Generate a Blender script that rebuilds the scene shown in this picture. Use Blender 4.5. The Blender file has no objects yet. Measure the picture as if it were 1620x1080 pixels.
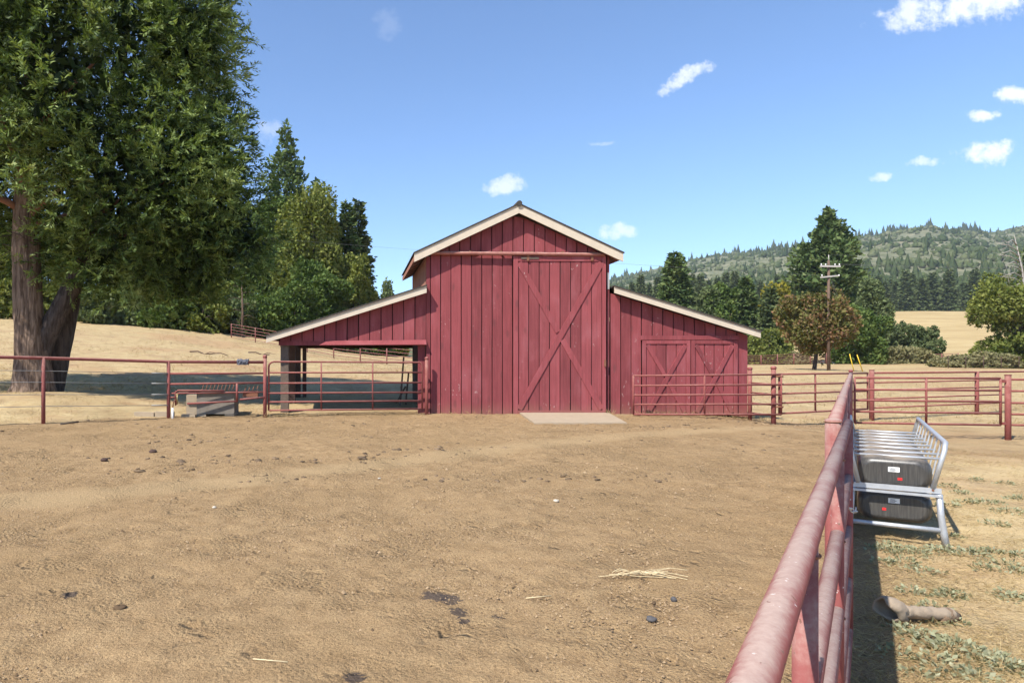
import bpy, math, random
import numpy as np
from mathutils import Vector

R = math.radians
rng = np.random.default_rng(7)
random.seed(7)
scene = bpy.context.scene
COL = scene.collection

# ------------------------------------------------------------------ camera, sky, sun, exposure
cam_d = bpy.data.cameras.new('camera')
cam = bpy.data.objects.new('camera', cam_d)
COL.objects.link(cam)
cam.location = (0, 0, 1.7)
cam.rotation_euler = (R(90), 0, 0)
cam_d.sensor_width = 36
cam_d.lens = 24.0
cam_d.shift_x = (810 - 562) / 1620
cam_d.shift_y = (575 - 540) / 1620
cam_d.clip_start = 0.05
cam_d.clip_end = 11000
scene.camera = cam

SUN_TO = Vector((0.60, 0.55, -1.0)).normalized()      # the way the light travels
sun_el = math.asin(-SUN_TO.z)
sun_az = math.atan2(-SUN_TO.x, -SUN_TO.y)
sd = bpy.data.lights.new('sun', 'SUN')
sun = bpy.data.objects.new('sun', sd)
COL.objects.link(sun)
sd.energy = 5.0
sd.angle = R(0.53)
sd.color = (1.0, 0.955, 0.88)
sun.rotation_euler = SUN_TO.to_track_quat('-Z', 'Y').to_euler()
sun.location = (-20, -14, 45)

scene.view_settings.view_transform = 'Standard'
scene.view_settings.look = 'None'
scene.view_settings.exposure = 0.70
scene.view_settings.gamma = 1.0
scene.cycles.max_bounces = 6
scene.cycles.diffuse_bounces = 2
scene.cycles.glossy_bounces = 2
scene.cycles.transmission_bounces = 3
scene.cycles.volume_bounces = 0
scene.cycles.use_adaptive_sampling = True
scene.cycles.adaptive_threshold = 0.025


class NT:
    """small helper round a node tree"""
    def __init__(s, tree):
        s.t = tree
        s.n = tree.nodes
        s.l = tree.links

    def put(s, sock, v):
        if v is None:
            return
        if isinstance(v, bpy.types.NodeSocket):
            s.l.new(v, sock)
        elif isinstance(v, (tuple, list)) and sock.type == 'RGBA' and len(v) == 3:
            sock.default_value = (*v, 1)
        else:
            sock.default_value = v

    def math(s, op, a, b=None, c=None, clamp=False):
        n = s.n.new('ShaderNodeMath')
        n.operation = op
        n.use_clamp = clamp
        for i, v in enumerate((a, b, c)):
            if v is not None:
                s.put(n.inputs[i], v)
        return n.outputs[0]

    def vmath(s, op, a, b=None, out=0):
        n = s.n.new('ShaderNodeVectorMath')
        n.operation = op
        s.put(n.inputs[0], a)
        if b is not None:
            s.put(n.inputs[1] if op != 'SCALE' else n.inputs['Scale'], b)
        return n.outputs[out]

    def noise(s, vec, scale, detail=4, rough=0.55, dist=0.0):
        n = s.n.new('ShaderNodeTexNoise')
        s.put(n.inputs['Vector'], vec)
        n.inputs['Scale'].default_value = scale
        n.inputs['Detail'].default_value = detail
        n.inputs['Roughness'].default_value = rough
        n.inputs['Distortion'].default_value = dist
        return n.outputs['Fac']

    def voro(s, vec, scale, out='Distance'):
        n = s.n.new('ShaderNodeTexVoronoi')
        s.put(n.inputs['Vector'], vec)
        n.inputs['Scale'].default_value = scale
        return n.outputs[out]

    def mix(s, f, a, b, blend='MIX'):
        n = s.n.new('ShaderNodeMix')
        n.data_type = 'RGBA'
        n.blend_type = blend
        s.put(n.inputs['Factor'], f)
        s.put(n.inputs[6], a)
        s.put(n.inputs[7], b)
        return n.outputs[2]

    def ramp(s, f, stops, interp='LINEAR'):
        n = s.n.new('ShaderNodeValToRGB')
        n.color_ramp.interpolation = interp
        e = n.color_ramp.elements
        while len(e) < len(stops):
            e.new(0.5)
        for el, (p, c) in zip(e, stops):
            el.position = p
            el.color = (*c, 1) if len(c) == 3 else c
        s.put(n.inputs[0], f)
        return n.outputs[0]

    def step(s, v, lo, hi):
        n = s.n.new('ShaderNodeMapRange')
        n.interpolation_type = 'SMOOTHSTEP'
        s.put(n.inputs[0], v)
        n.inputs[1].default_value = lo
        n.inputs[2].default_value = hi
        return n.outputs[0]

    def pos(s):
        return s.n.new('ShaderNodeNewGeometry').outputs['Position']

    def normal(s):
        return s.n.new('ShaderNodeNewGeometry').outputs['Normal']

    def sep(s, v):
        n = s.n.new('ShaderNodeSeparateXYZ')
        s.put(n.inputs[0], v)
        return n.outputs

    def comb(s, x, y, z):
        n = s.n.new('ShaderNodeCombineXYZ')
        for i, v in enumerate((x, y, z)):
            s.put(n.inputs[i], v)
        return n.outputs[0]

    def attr(s, name):
        n = s.n.new('ShaderNodeAttribute')
        n.attribute_name = name
        return n.outputs['Fac']

    def rand(s):
        return s.n.new('ShaderNodeObjectInfo').outputs['Random']

    def bump(s, h, strength, dist):
        n = s.n.new('ShaderNodeBump')
        s.put(n.inputs['Height'], h)
        n.inputs['Strength'].default_value = strength
        n.inputs['Distance'].default_value = dist
        return n.outputs[0]


# world: Nishita sky with the scattered small clouds of the day
world = bpy.data.worlds.new('World')
scene.world = world
world.use_nodes = True
w = NT(world.node_tree)
w.n.clear()
sky = w.n.new('ShaderNodeTexSky')
sky.sky_type = 'NISHITA'
sky.sun_disc = False
sky.sun_elevation = sun_el
sky.sun_rotation = sun_az
sky.altitude = 600
sky.air_density = 1.0
sky.dust_density = 0.0
sky.ozone_density = 6.5
bg = w.n.new('ShaderNodeBackground')
bg.inputs['Strength'].default_value = 0.14
wo = w.n.new('ShaderNodeOutputWorld')
tc = w.n.new('ShaderNodeTexCoord').outputs['Generated']
dx, dy, dz = w.sep(tc)
dyc = w.math('MAXIMUM', dy, 0.05)
U = w.math('DIVIDE', dx, dyc)
V = w.math('DIVIDE', dz, dyc)
front = w.step(dy, 0.06, 0.2)
uv = w.comb(U, V, 0.0)
n1 = w.noise(uv, 14, 6, 0.62)
n2 = w.noise(w.vmath('ADD', uv, (7.3, 2.1, 0)), 14, 6, 0.62)
wu = w.math('ADD', U, w.math('MULTIPLY', w.math('SUBTRACT', n1, 0.5), 0.055))
wv = w.math('ADD', V, w.math('MULTIPLY', w.math('SUBTRACT', n2, 0.5), 0.04))
fine = w.noise(uv, 34, 8, 0.68)
# px, py, half width px, half height px, tilt, strength
CL = [(1545, 8, 150, 34, 0.15, 1.0), (1440, 22, 52, 26, 0.5, 0.85), (1080, 124, 54, 13, 0.42, 0.8),
      (1612, 154, 40, 17, -0.1, 1.0), (1554, 182, 25, 12, 0.0, 0.95), (1562, 243, 52, 21, 0.05, 1.0),
      (1467, 252, 25, 8, 0.1, 0.7), (1391, 278, 21, 10, 0.2, 0.7), (797, 292, 40, 17, 0.15, 0.75),
      (975, 370, 31, 13, 0.05, 0.7), (424, 205, 22, 20, 0.0, 0.3), (952, 226, 26, 5, 0.0, 0.28),
      (615, 40, 22, 26, 0.0, 0.1)]
tot = None
for (px, py, hw, hh, tl, st) in CL:
    cu, cv = (px - 562) / 1080, (575 - py) / 1080
    c, s_ = math.cos(tl), math.sin(tl)
    a = w.math('SUBTRACT', wu, cu)
    b = w.math('SUBTRACT', wv, cv)
    p = w.math('ADD', w.math('MULTIPLY', a, c), w.math('MULTIPLY', b, s_))
    q = w.math('SUBTRACT', w.math('MULTIPLY', b, c), w.math('MULTIPLY', a, s_))
    p = w.math('MULTIPLY', p, 1080 / (hw * 0.95))
    q = w.math('MULTIPLY', q, 1080 / (hh * 0.9))
    d = w.math('ADD', w.math('MULTIPLY', p, p), w.math('MULTIPLY', q, q))
    d = w.math('ADD', d, w.math('MULTIPLY', w.math('SUBTRACT', fine, 0.5), 5.0))
    m = w.math('MULTIPLY', w.math('SUBTRACT', 1.0, w.step(d, -0.25, 1.35)), st)
    tot = m if tot is None else w.math('MAXIMUM', tot, m)
tot = w.math('MULTIPLY', tot, front)
w.l.new(w.mix(w.math('MULTIPLY', tot, 0.85), sky.outputs[0], (5.6, 5.75, 6.0)), bg.inputs['Color'])
w.l.new(bg.outputs[0], wo.inputs[0])


# ------------------------------------------------------------------ mesh helpers
class MB:
    """collects vertices and faces of one mesh"""
    def __init__(s):
        s.v = []
        s.f = []
        s.n = 0
        s.smooth = False

    def add(s, verts, faces):
        o = s.n
        s.v.extend([tuple(map(float, p)) for p in verts])
        s.f.extend([tuple(i + o for i in f) for f in faces])
        s.n += len(verts)
        return s

    def box(s, x0, x1, y0, y1, z0, z1):
        v = [(x0, y0, z0), (x1, y0, z0), (x1, y1, z0), (x0, y1, z0), (x0, y0, z1), (x1, y0, z1), (x1, y1, z1), (x0, y1, z1)]
        return s.add(v, [(0, 3, 2, 1), (4, 5, 6, 7), (0, 1, 5, 4), (1, 2, 6, 5), (2, 3, 7, 6), (3, 0, 4, 7)])

    def beam(s, p0, p1, wid, hei, up=(0, 0, 1)):
        """a squared bar from p0 to p1"""
        p0, p1, up = Vector(p0), Vector(p1), Vector(up)
        d = (p1 - p0).normalized()
        a = d.cross(up)
        if a.length < 1e-4:
            a = d.cross(Vector((1, 0, 0)))
        a.normalize()
        b = a.cross(d).normalized()
        a *= wid / 2
        b *= hei / 2
        v = []
        for p in (p0, p1):
            v += [p - a - b, p + a - b, p + a + b, p - a + b]
        return s.add(v, [(0, 1, 2, 3)[::-1], (4, 5, 6, 7), (0, 1, 5, 4), (1, 2, 6, 5), (2, 3, 7, 6), (3, 0, 4, 7)])

    def tube(s, pts, rad, seg=10, caps=True):
        pts = [Vector(p) for p in pts]
        if not hasattr(rad, '__len__'):
            rad = [rad] * len(pts)
        s.smooth = True
        prev = None
        v = []
        for i, p in enumerate(pts):
            if i == 0:
                d = pts[1] - p
            elif i == len(pts) - 1:
                d = p - pts[i - 1]
            else:
                d = pts[i + 1] - pts[i - 1]
            d.normalize()
            if prev is None:
                a = d.cross(Vector((0, 0, 1)))
                if a.length < 1e-3:
                    a = d.cross(Vector((1, 0, 0)))
            else:
                a = prev - d * prev.dot(d)
            a.normalize()
            prev = a
            b = d.cross(a)
            for k in range(seg):
                t = 2 * math.pi * k / seg
                v.append(p + (a * math.cos(t) + b * math.sin(t)) * rad[i])
        f = []
        for i in range(len(pts) - 1):
            for k in range(seg):
                k2 = (k + 1) % seg
                f.append((i * seg + k, i * seg + k2, (i + 1) * seg + k2, (i + 1) * seg + k))
        if caps:
            f.append(tuple(range(seg))[::-1])
            f.append(tuple((len(pts) - 1) * seg + k for k in range(seg)))
        return s.add(v, f)

    def ball(s, c, r, seg=12, rings=7, sz=1.0):
        s.smooth = True
        v = []
        for i in range(rings + 1):
            t = math.pi * i / rings
            for k in range(seg):
                a = 2 * math.pi * k / seg
                v.append((c[0] + r * math.sin(t) * math.cos(a), c[1] + r * math.sin(t) * math.sin(a), c[2] + r * sz * math.cos(t)))
        f = []
        for i in range(rings):
            for k in range(seg):
                k2 = (k + 1) % seg
                f.append((i * seg + k, (i + 1) * seg + k, (i + 1) * seg + k2, i * seg + k2))
        return s.add(v, f)

    def prism(s, poly, y0, y1):
        """polygon in x,z (counter-clockwise seen from -y) pushed from y0 to y1"""
        n = len(poly)
        v = [(x, y0, z) for x, z in poly] + [(x, y1, z) for x, z in poly]
        f = [tuple(range(n)), tuple(range(n, 2 * n))[::-1]]
        for i in range(n):
            j = (i + 1) % n
            f.append((j, i, i + n, j + n))
        return s.add(v, f)

    def plank(s, x0, x1, zb, zt, yf, th, c=0.004):
        """upright board: front face at yf, zb / zt are functions of x"""
        sec = [(x0, yf + th), (x0, yf + c), (x0 + c, yf), (x1 - c, yf), (x1, yf + c), (x1, yf + th)]
        v = [(x, y, zb(x)) for x, y in sec] + [(x, y, zt(x)) for x, y in sec]
        f = [tuple(range(6))[::-1], tuple(range(6, 12))]
        for i in range(6):
            j = (i + 1) % 6
            f.append((i, j, j + 6, i + 6))
        return s.add(v, f)


def np_mesh(name, verts, faces, tint=None, smooth=False):
    me = bpy.data.meshes.new(name)
    verts = np.ascontiguousarray(verts, dtype=np.float32)
    faces = np.ascontiguousarray(faces, dtype=np.int32)
    k = faces.shape[1]
    me.vertices.add(len(verts))
    me.vertices.foreach_set('co', verts.ravel())
    me.loops.add(faces.size)
    me.loops.foreach_set('vertex_index', faces.ravel())
    me.polygons.add(len(faces))
    me.polygons.foreach_set('loop_start', np.arange(0, faces.size, k, dtype=np.int32))
    me.polygons.foreach_set('loop_total', np.full(len(faces), k, dtype=np.int32))
    me.update(calc_edges=True)
    if smooth:
        me.polygons.foreach_set('use_smooth', np.ones(len(faces), dtype=bool))
    if tint is not None:
        at = me.attributes.new('tint', 'FLOAT', 'FACE')
        at.data.foreach_set('value', np.ascontiguousarray(tint, dtype=np.float32))
    return me


def wloc(o):
    p = Vector((0, 0, 0))
    while o is not None:
        p += o.location
        o = o.parent
    return p


def link(name, me, mat=None, parent=None):
    o = bpy.data.objects.new(name, me)
    COL.objects.link(o)
    if mat is not None and me is not None and len(me.materials) == 0:
        me.materials.append(mat)
    if parent is not None:
        o.parent = parent
    return o


def obj(name, mb, mat, parent=None):
    """one mesh object; mb is in world coordinates"""
    off = wloc(parent) if parent is not None else Vector((0, 0, 0))
    if isinstance(mb, MB):
        me = bpy.data.meshes.new(name)
        me.from_pydata([(x - off.x, y - off.y, z - off.z) for x, y, z in mb.v], [], mb.f)
        me.update()
        if mb.smooth:
            for p in me.polygons:
                p.use_smooth = len(p.vertices) <= 4
    else:
        me = mb
    return link(name, me, mat, parent)


def tag(o, label=None, cat=None, group=None, kind=None):
    if label:
        o['label'] = label
    if cat:
        o['category'] = cat
    if group:
        o['group'] = group
    if kind:
        o['kind'] = kind
    return o


def thing(name, label, cat, loc, group=None):
    o = bpy.data.objects.new(name, None)
    COL.objects.link(o)
    o.empty_display_size = 0.2
    o.location = loc
    return tag(o, label, cat, group)


def smooth(a, lo, hi):
    t = np.clip((np.asarray(a, dtype=float) - lo) / (hi - lo), 0, 1)
    return t * t * (3 - 2 * t)


def vnoise(x, y, seed=0):
    xi = np.floor(x).astype(np.int64)
    yi = np.floor(y).astype(np.int64)
    xf = x - xi
    yf = y - yi
    u = xf * xf * (3 - 2 * xf)
    v = yf * yf * (3 - 2 * yf)

    def h(a, b):
        n = (a * 374761393 + b * 668265263 + seed * 974634777) & 0xffffffff
        n = ((n ^ (n >> 13)) * 1274126177) & 0xffffffff
        n = n ^ (n >> 16)
        return (n & 0xffff) / 65535.0
    return (h(xi, yi) * (1 - u) + h(xi + 1, yi) * u) * (1 - v) + (h(xi, yi + 1) * (1 - u) + h(xi + 1, yi + 1) * u) * v


def fbm(x, y, oct=4, seed=0, gain=0.5):
    t = 0
    a = 1
    s = 0
    for i in range(oct):
        t = t + a * vnoise(x * 2 ** i + 17.3 * i, y * 2 ** i - 9.1 * i, seed + i)
        s += a
        a *= gain
    return t / s


# ------------------------------------------------------------------ materials
def new_mat(name, rough=0.8, spec=0.3):
    m = bpy.data.materials.new(name)
    m.use_nodes = True
    t = NT(m.node_tree)
    b = m.node_tree.nodes['Principled BSDF']
    b.inputs['Roughness'].default_value = rough
    b.inputs['Specular IOR Level'].default_value = spec
    return m, t, b


def simple(name, col, rough=0.8, spec=0.3, metal=0.0, var=0.12, scale=8.0, bump=0.0):
    m, t, b = new_mat(name, rough, spec)
    n = t.noise(t.pos(), scale, 5)
    f = t.math('MULTIPLY_ADD', n, 2 * var, 1 - var)
    t.l.new(t.vmath('SCALE', col, f), b.inputs['Base Color'])
    b.inputs['Metallic'].default_value = metal
    if bump:
        t.l.new(t.bump(n, bump, 0.02), b.inputs['Normal'])
    return m


def barn_paint(name, col, worn=0.5):
    m, t, b = new_mat(name, 0.75, 0.22)
    p = t.pos()
    r = t.rand()
    off = t.comb(t.math('MULTIPLY', r, 37.0), t.math('MULTIPLY', r, 11.0), t.math('MULTIPLY', r, 53.0))
    q = t.vmath('ADD', p, off)
    grain = t.noise(t.vmath('MULTIPLY', q, (26, 26, 1.3)), 1.0, 5, 0.6, 0.4)
    blot = t.noise(t.vmath('MULTIPLY', q, (2.2, 2.2, 0.9)), 1.0, 4)
    f = t.math('MULTIPLY_ADD', grain, 0.60, 0.50)
    f = t.math('ADD', f, t.math('MULTIPLY', t.math('SUBTRACT', blot, 0.5), 0.5))
    f = t.math('ADD', f, t.math('MULTIPLY', t.math('SUBTRACT', r, 0.5), 0.26))
    c = t.vmath('SCALE', col, f)
    # chalky faded paint
    c = t.mix(t.math('MULTIPLY', t.step(blot, 0.5, 0.85), 0.45), c, (col[0] * 1.1, col[1] * 1.9, col[2] * 1.9))
    # knots and scuffs
    kn = t.voro(t.vmath('MULTIPLY', q, (3.4, 3.4, 1.25)), 1.0)
    kmask = t.math('SUBTRACT', 1.0, t.step(t.math('ADD', kn, t.math('MULTIPLY', grain, 0.16)), 0.15, 0.27))
    c = t.mix(t.math('MULTIPLY', kmask, 0.55), c, (0.13, 0.045, 0.045))
    chip = t.noise(t.vmath('MULTIPLY', q, (17, 17, 9)), 1.0, 3, 0.6)
    big = t.noise(q, 0.9, 2)
    cm = t.math('MULTIPLY', t.step(chip, 0.64, 0.68), t.step(big, 0.52, 0.68))
    c = t.mix(t.math('MULTIPLY', cm, worn), c, (0.50, 0.40, 0.36))
    stk_ = t.noise(t.vmath('MULTIPLY', q, (34, 34, 0.35)), 1.0, 4, 0.6)
    c = t.mix(t.math('MULTIPLY', t.step(stk_, 0.55, 0.75), 0.28), c, (col[0] * 0.42, col[1] * 0.40, col[2] * 0.42))
    # dust splashed at the foot of the boards
    z = t.sep(p)[2]
    dust = t.math('MULTIPLY', t.math('SUBTRACT', 1.0, t.step(t.math('ADD', z, t.math('MULTIPLY', blot, 0.5)), 0.42, 0.98)), 0.45)
    c = t.mix(dust, c, (0.30, 0.18, 0.115))
    t.l.new(c, b.inputs['Base Color'])
    t.l.new(t.bump(t.math('ADD', grain, t.math('MULTIPLY', kmask, -0.5)), 0.35, 0.01), b.inputs['Normal'])
    return m


def pipe_paint(name, col, dust=0.75, dcol=(0.50, 0.34, 0.28)):
    m, t, b = new_mat(name, 0.6, 0.35)
    p = t.pos()
    n = t.noise(p, 9, 5)
    n3 = t.noise(p, 60, 3)
    up = t.sep(t.normal())[2]
    c = t.vmath('SCALE', col, t.math('MULTIPLY_ADD', n, 0.6, 0.7))
    c = t.mix(t.step(n3, 0.66, 0.74), c, (0.13, 0.05, 0.035))
    n2 = t.noise(p, 70, 4, 0.7)
    k = t.math('ADD', up, t.math('ADD', t.math('MULTIPLY', t.math('SUBTRACT', n, 0.5), 1.0), t.math('MULTIPLY', t.math('SUBTRACT', n2, 0.5), 0.45)))
    dc = t.vmath('SCALE', dcol, t.math('MULTIPLY_ADD', n2, 0.6, 0.7))
    c = t.mix(t.math('MULTIPLY', t.step(k, 0.30, 1.10), dust), c, dc)
    b.inputs['Roughness'].default_value = 0.8
    chp = t.noise(p, 30, 4, 0.62)
    c = t.mix(t.math('MULTIPLY', t.step(chp, 0.655, 0.69), 0.75), c, (0.14, 0.06, 0.04))
    c = t.mix(t.math('MULTIPLY', t.step(t.noise(p, 52, 3), 0.70, 0.73), 0.7), c, (0.62, 0.55, 0.50))
    t.l.new(c, b.inputs['Base Color'])
    t.l.new(t.bump(n3, 0.15, 0.004), b.inputs['Normal'])
    return m


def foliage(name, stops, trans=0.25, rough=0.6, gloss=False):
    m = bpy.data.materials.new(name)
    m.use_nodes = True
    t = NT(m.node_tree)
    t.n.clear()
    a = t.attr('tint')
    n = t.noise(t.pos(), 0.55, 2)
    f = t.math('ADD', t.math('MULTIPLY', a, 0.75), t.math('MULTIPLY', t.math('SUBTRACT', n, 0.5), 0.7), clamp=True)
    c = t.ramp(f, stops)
    d = t.n.new('ShaderNodeBsdfPrincipled' if gloss else 'ShaderNodeBsdfDiffuse')
    if gloss:
        d.inputs['Roughness'].default_value = rough
        d.inputs['Specular IOR Level'].default_value = 0.25
    t.l.new(c, d.inputs[0])
    tr = t.n.new('ShaderNodeBsdfTranslucent')
    t.l.new(t.mix(1.0, c, (1.15, 1.2, 0.55), 'MULTIPLY'), tr.inputs[0])
    mx = t.n.new('ShaderNodeMixShader')
    mx.inputs[0].default_value = trans
    t.l.new(d.outputs[0], mx.inputs[1])
    t.l.new(tr.outputs[0], mx.inputs[2])
    o = t.n.new('ShaderNodeOutputMaterial')
    t.l.new(mx.outputs[0], o.inputs[0])
    return m


M = {}
M['barn'] = barn_paint('barn_red_paint', (0.290, 0.066, 0.071))
M['trim'] = barn_paint('barn_red_trim_paint', (0.275, 0.062, 0.066), 0.35)
M['door'] = barn_paint('barn_door_paint', (0.300, 0.070, 0.075), 0.6)
M['backing'] = simple('dark_board_backing', (0.016, 0.008, 0.008), 0.9)
M['oldwood'] = simple('weathered_wood', (0.13, 0.098, 0.075), 0.9, var=0.4, scale=14, bump=0.4)
M['darkwood'] = simple('dark_old_wood', (0.075, 0.045, 0.035), 0.9, var=0.4, scale=10, bump=0.3)
M['ply'] = simple('bare_weathered_plywood', (0.33, 0.15, 0.10), 0.85, var=0.4, scale=4)
M['fascia'] = simple('cream_fascia_paint', (0.56, 0.47, 0.36), 0.7, var=0.13, scale=5, bump=0.15)
M['roof'] = simple('rolled_roofing', (0.06, 0.052, 0.045), 0.95, var=0.35, scale=20, bump=0.4)
M['pipe'] = pipe_paint('red_pipe_paint', (0.22, 0.062, 0.052), 0.6, (0.36, 0.235, 0.18))
M['pipe_near'] = pipe_paint('dusty_red_pipe_paint', (0.24, 0.066, 0.058), 0.85, (0.36, 0.275, 0.225))
M['pipe_far'] = pipe_paint('far_red_pipe_paint', (0.20, 0.07, 0.06), 0.4)
M['track'] = pipe_paint('scaly_door_track', (0.30, 0.115, 0.09), 0.8, (0.48, 0.33, 0.27))
M['line'] = simple('dark_power_line', (0.10, 0.10, 0.10), 0.6)
M['wire'] = simple('galvanised_cable', (0.26, 0.25, 0.23), 0.7, 0.4, 0.15)
M['steel'] = simple('galvanised_steel', (0.50, 0.51, 0.52), 0.5, 0.5, 0.6, 0.2, 20)
M['concrete'] = simple('pale_concrete', (0.35, 0.275, 0.19), 0.9, var=0.2, scale=7, bump=0.25)
M['shadeconcrete'] = simple('shade_toned_concrete', (0.19, 0.165, 0.135), 0.9, var=0.3, scale=6, bump=0.3)  # darker concrete, the trough front's shade put into the colour
M['rust'] = simple('rusted_iron', (0.20, 0.085, 0.05), 0.8, var=0.35, scale=30)
M['white'] = simple('white_plastic', (0.75, 0.74, 0.70), 0.5, var=0.06)
M['brass'] = simple('old_brass', (0.30, 0.24, 0.12), 0.45, 0.5, 0.7)
M['label'] = simple('white_sticker', (0.80, 0.80, 0.78), 0.5, var=0.03)
M['print'] = simple('black_print', (0.03, 0.03, 0.03), 0.6)
M['redlabel'] = simple('red_sticker', (0.55, 0.03, 0.03), 0.5, var=0.05)
M['rag'] = simple('grey_cloth', (0.12, 0.12, 0.14), 0.95, var=0.4, scale=30)
M['pole'] = simple('brown_pole_wood', (0.13, 0.085, 0.06), 0.9, var=0.3, scale=4)
M['arm'] = simple('grey_crossarm_wood', (0.42, 0.39, 0.36), 0.85, var=0.2)
M['yellow'] = simple('yellow_guard', (0.62, 0.42, 0.03), 0.5)
M['rock'] = simple('dark_stone', (0.085, 0.08, 0.08), 0.85, var=0.3, scale=40, bump=0.4)
M['chip'] = simple('pale_chip', (0.46, 0.40, 0.32), 0.85, var=0.25, scale=60)
M['palerock'] = simple('pale_stone', (0.62, 0.57, 0.50), 0.85, var=0.2, scale=30)
M['straw'] = simple('bleached_straw', (0.62, 0.50, 0.30), 0.8, var=0.2, scale=30)
M['log'] = simple('dusty_log_wood', (0.29, 0.225, 0.16), 0.92, var=0.3, scale=18, bump=0.5)
M['clodbrown'] = simple('caked_brown_soil', (0.20, 0.135, 0.085), 0.95, var=0.4, scale=60, bump=0.6)
M['deadwood'] = simple('dead_grey_branch', (0.34, 0.30, 0.27), 0.9, var=0.2)

# black poly tub with dust on what faces up
m, t, b = new_mat('dusty_poly_tub', 0.42, 0.5)
p = t.pos()
n = t.noise(p, 7, 5)
g = t.noise(t.vmath('MULTIPLY', p, (90, 90, 6)), 1.0, 3)
up = t.sep(t.normal())[2]
k = t.step(t.math('ADD', up, t.math('MULTIPLY', t.math('SUBTRACT', n, 0.5), 0.9)), 0.55, 1.15)
c = t.mix(t.step(g, 0.3, 0.8), (0.042, 0.039, 0.036), (0.085, 0.078, 0.068))
t.l.new(t.mix(t.math('MULTIPLY', k, 0.9), c, (0.27, 0.215, 0.16)), b.inputs['Base Color'])
t.l.new(t.math('MULTIPLY_ADD', k, 0.5, 0.36), b.inputs['Roughness'])
M['tub'] = m

# bark
for nm, ca, cb in (('bark', (0.070, 0.044, 0.031), (0.29, 0.205, 0.15)), ('bark_dark', (0.04, 0.03, 0.025), (0.13, 0.10, 0.085))):
    m, t, b = new_mat(nm, 0.95, 0.15)
    p = t.pos()
    q = t.vmath('MULTIPLY', p, (11, 11, 1.3))
    n = t.noise(q, 1.0, 6, 0.65, 0.8)
    n2 = t.noise(p, 1.1, 3)
    h = t.math('ADD', n, t.math('MULTIPLY', n2, 0.25))
    t.l.new(t.ramp(t.step(h, 0.42, 0.85), [(0, ca), (1, cb)]), b.inputs['Base Color'])
    t.l.new(t.bump(n, 1.0, 0.06), b.inputs['Normal'])
    M[nm] = m
M['bark_red'] = simple('red_brown_limb_bark', (0.21, 0.105, 0.065), 0.95, var=0.35, scale=9, bump=0.5)

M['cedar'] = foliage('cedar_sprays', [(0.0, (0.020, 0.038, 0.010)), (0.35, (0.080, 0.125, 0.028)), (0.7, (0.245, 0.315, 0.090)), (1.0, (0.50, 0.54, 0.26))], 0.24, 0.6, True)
M['oak'] = foliage('oak_leaves', [(0.0, (0.045, 0.077, 0.022)), (0.5, (0.120, 0.168, 0.048)), (1.0, (0.264, 0.288, 0.096))], 0.25)
M['oak_light'] = foliage('pale_oak_leaves', [(0.0, (0.074, 0.101, 0.024)), (0.5, (0.196, 0.216, 0.057)), (1.0, (0.351, 0.331, 0.115))], 0.25)
M['oak_grey'] = foliage('grey_green_leaves', [(0.0, (0.065, 0.090, 0.038)), (0.5, (0.152, 0.186, 0.080)), (1.0, (0.275, 0.297, 0.152))], 0.22)
M['oak_red'] = foliage('rusty_oak_leaves', [(0.0, (0.075, 0.090, 0.028)), (0.35, (0.165, 0.160, 0.055)), (0.6, (0.25, 0.145, 0.080)), (1.0, (0.36, 0.20, 0.135))], 0.22)
M['oak_yellow'] = foliage('yellowing_leaves', [(0.0, (0.120, 0.126, 0.022)), (0.5, (0.252, 0.222, 0.034)), (1.0, (0.384, 0.300, 0.060))], 0.25)
M['pine'] = foliage('pine_needles', [(0.0, (0.035, 0.064, 0.026)), (0.5, (0.099, 0.141, 0.048)), (1.0, (0.216, 0.240, 0.099))], 0.15)
M['fir'] = foliage('fir_needles', [(0.0, (0.045, 0.066, 0.028)), (0.5, (0.095, 0.122, 0.050)), (1.0, (0.175, 0.190, 0.085))], 0.12)
M['brush'] = foliage('dry_brush', [(0.0, (0.13, 0.13, 0.06)), (0.5, (0.24, 0.22, 0.11)), (1.0, (0.38, 0.31, 0.17))], 0.2)
M['weed'] = foliage('grey_green_weed', [(0.0, (0.19, 0.19, 0.105)), (0.5, (0.32, 0.32, 0.20)), (1.0, (0.48, 0.46, 0.32))], 0.15)
M['drygrass'] = foliage('dry_grass_blades', [(0.0, (0.24, 0.165, 0.08)), (0.5, (0.42, 0.31, 0.155)), (1.0, (0.58, 0.46, 0.26))], 0.2)
M['forest'] = foliage('mountain_forest_leaves', [(0.0, (0.036, 0.055, 0.022)), (0.4, (0.080, 0.100, 0.042)), (0.75, (0.155, 0.160, 0.088)), (1.0, (0.25, 0.235, 0.16))], 0.1)


# ------------------------------------------------------------------ terrain
LX = np.array([-90, -45, -34, -22, -12, -6, -1, 6, 15, 35, 55, 120, 400])
LZ = np.array([13.0, 11.6, 9.9, 8.1, 6.4, 5.0, 3.7, 2.5, 1.9, 1.65, 1.5, 1.5, 1.5])


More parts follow.
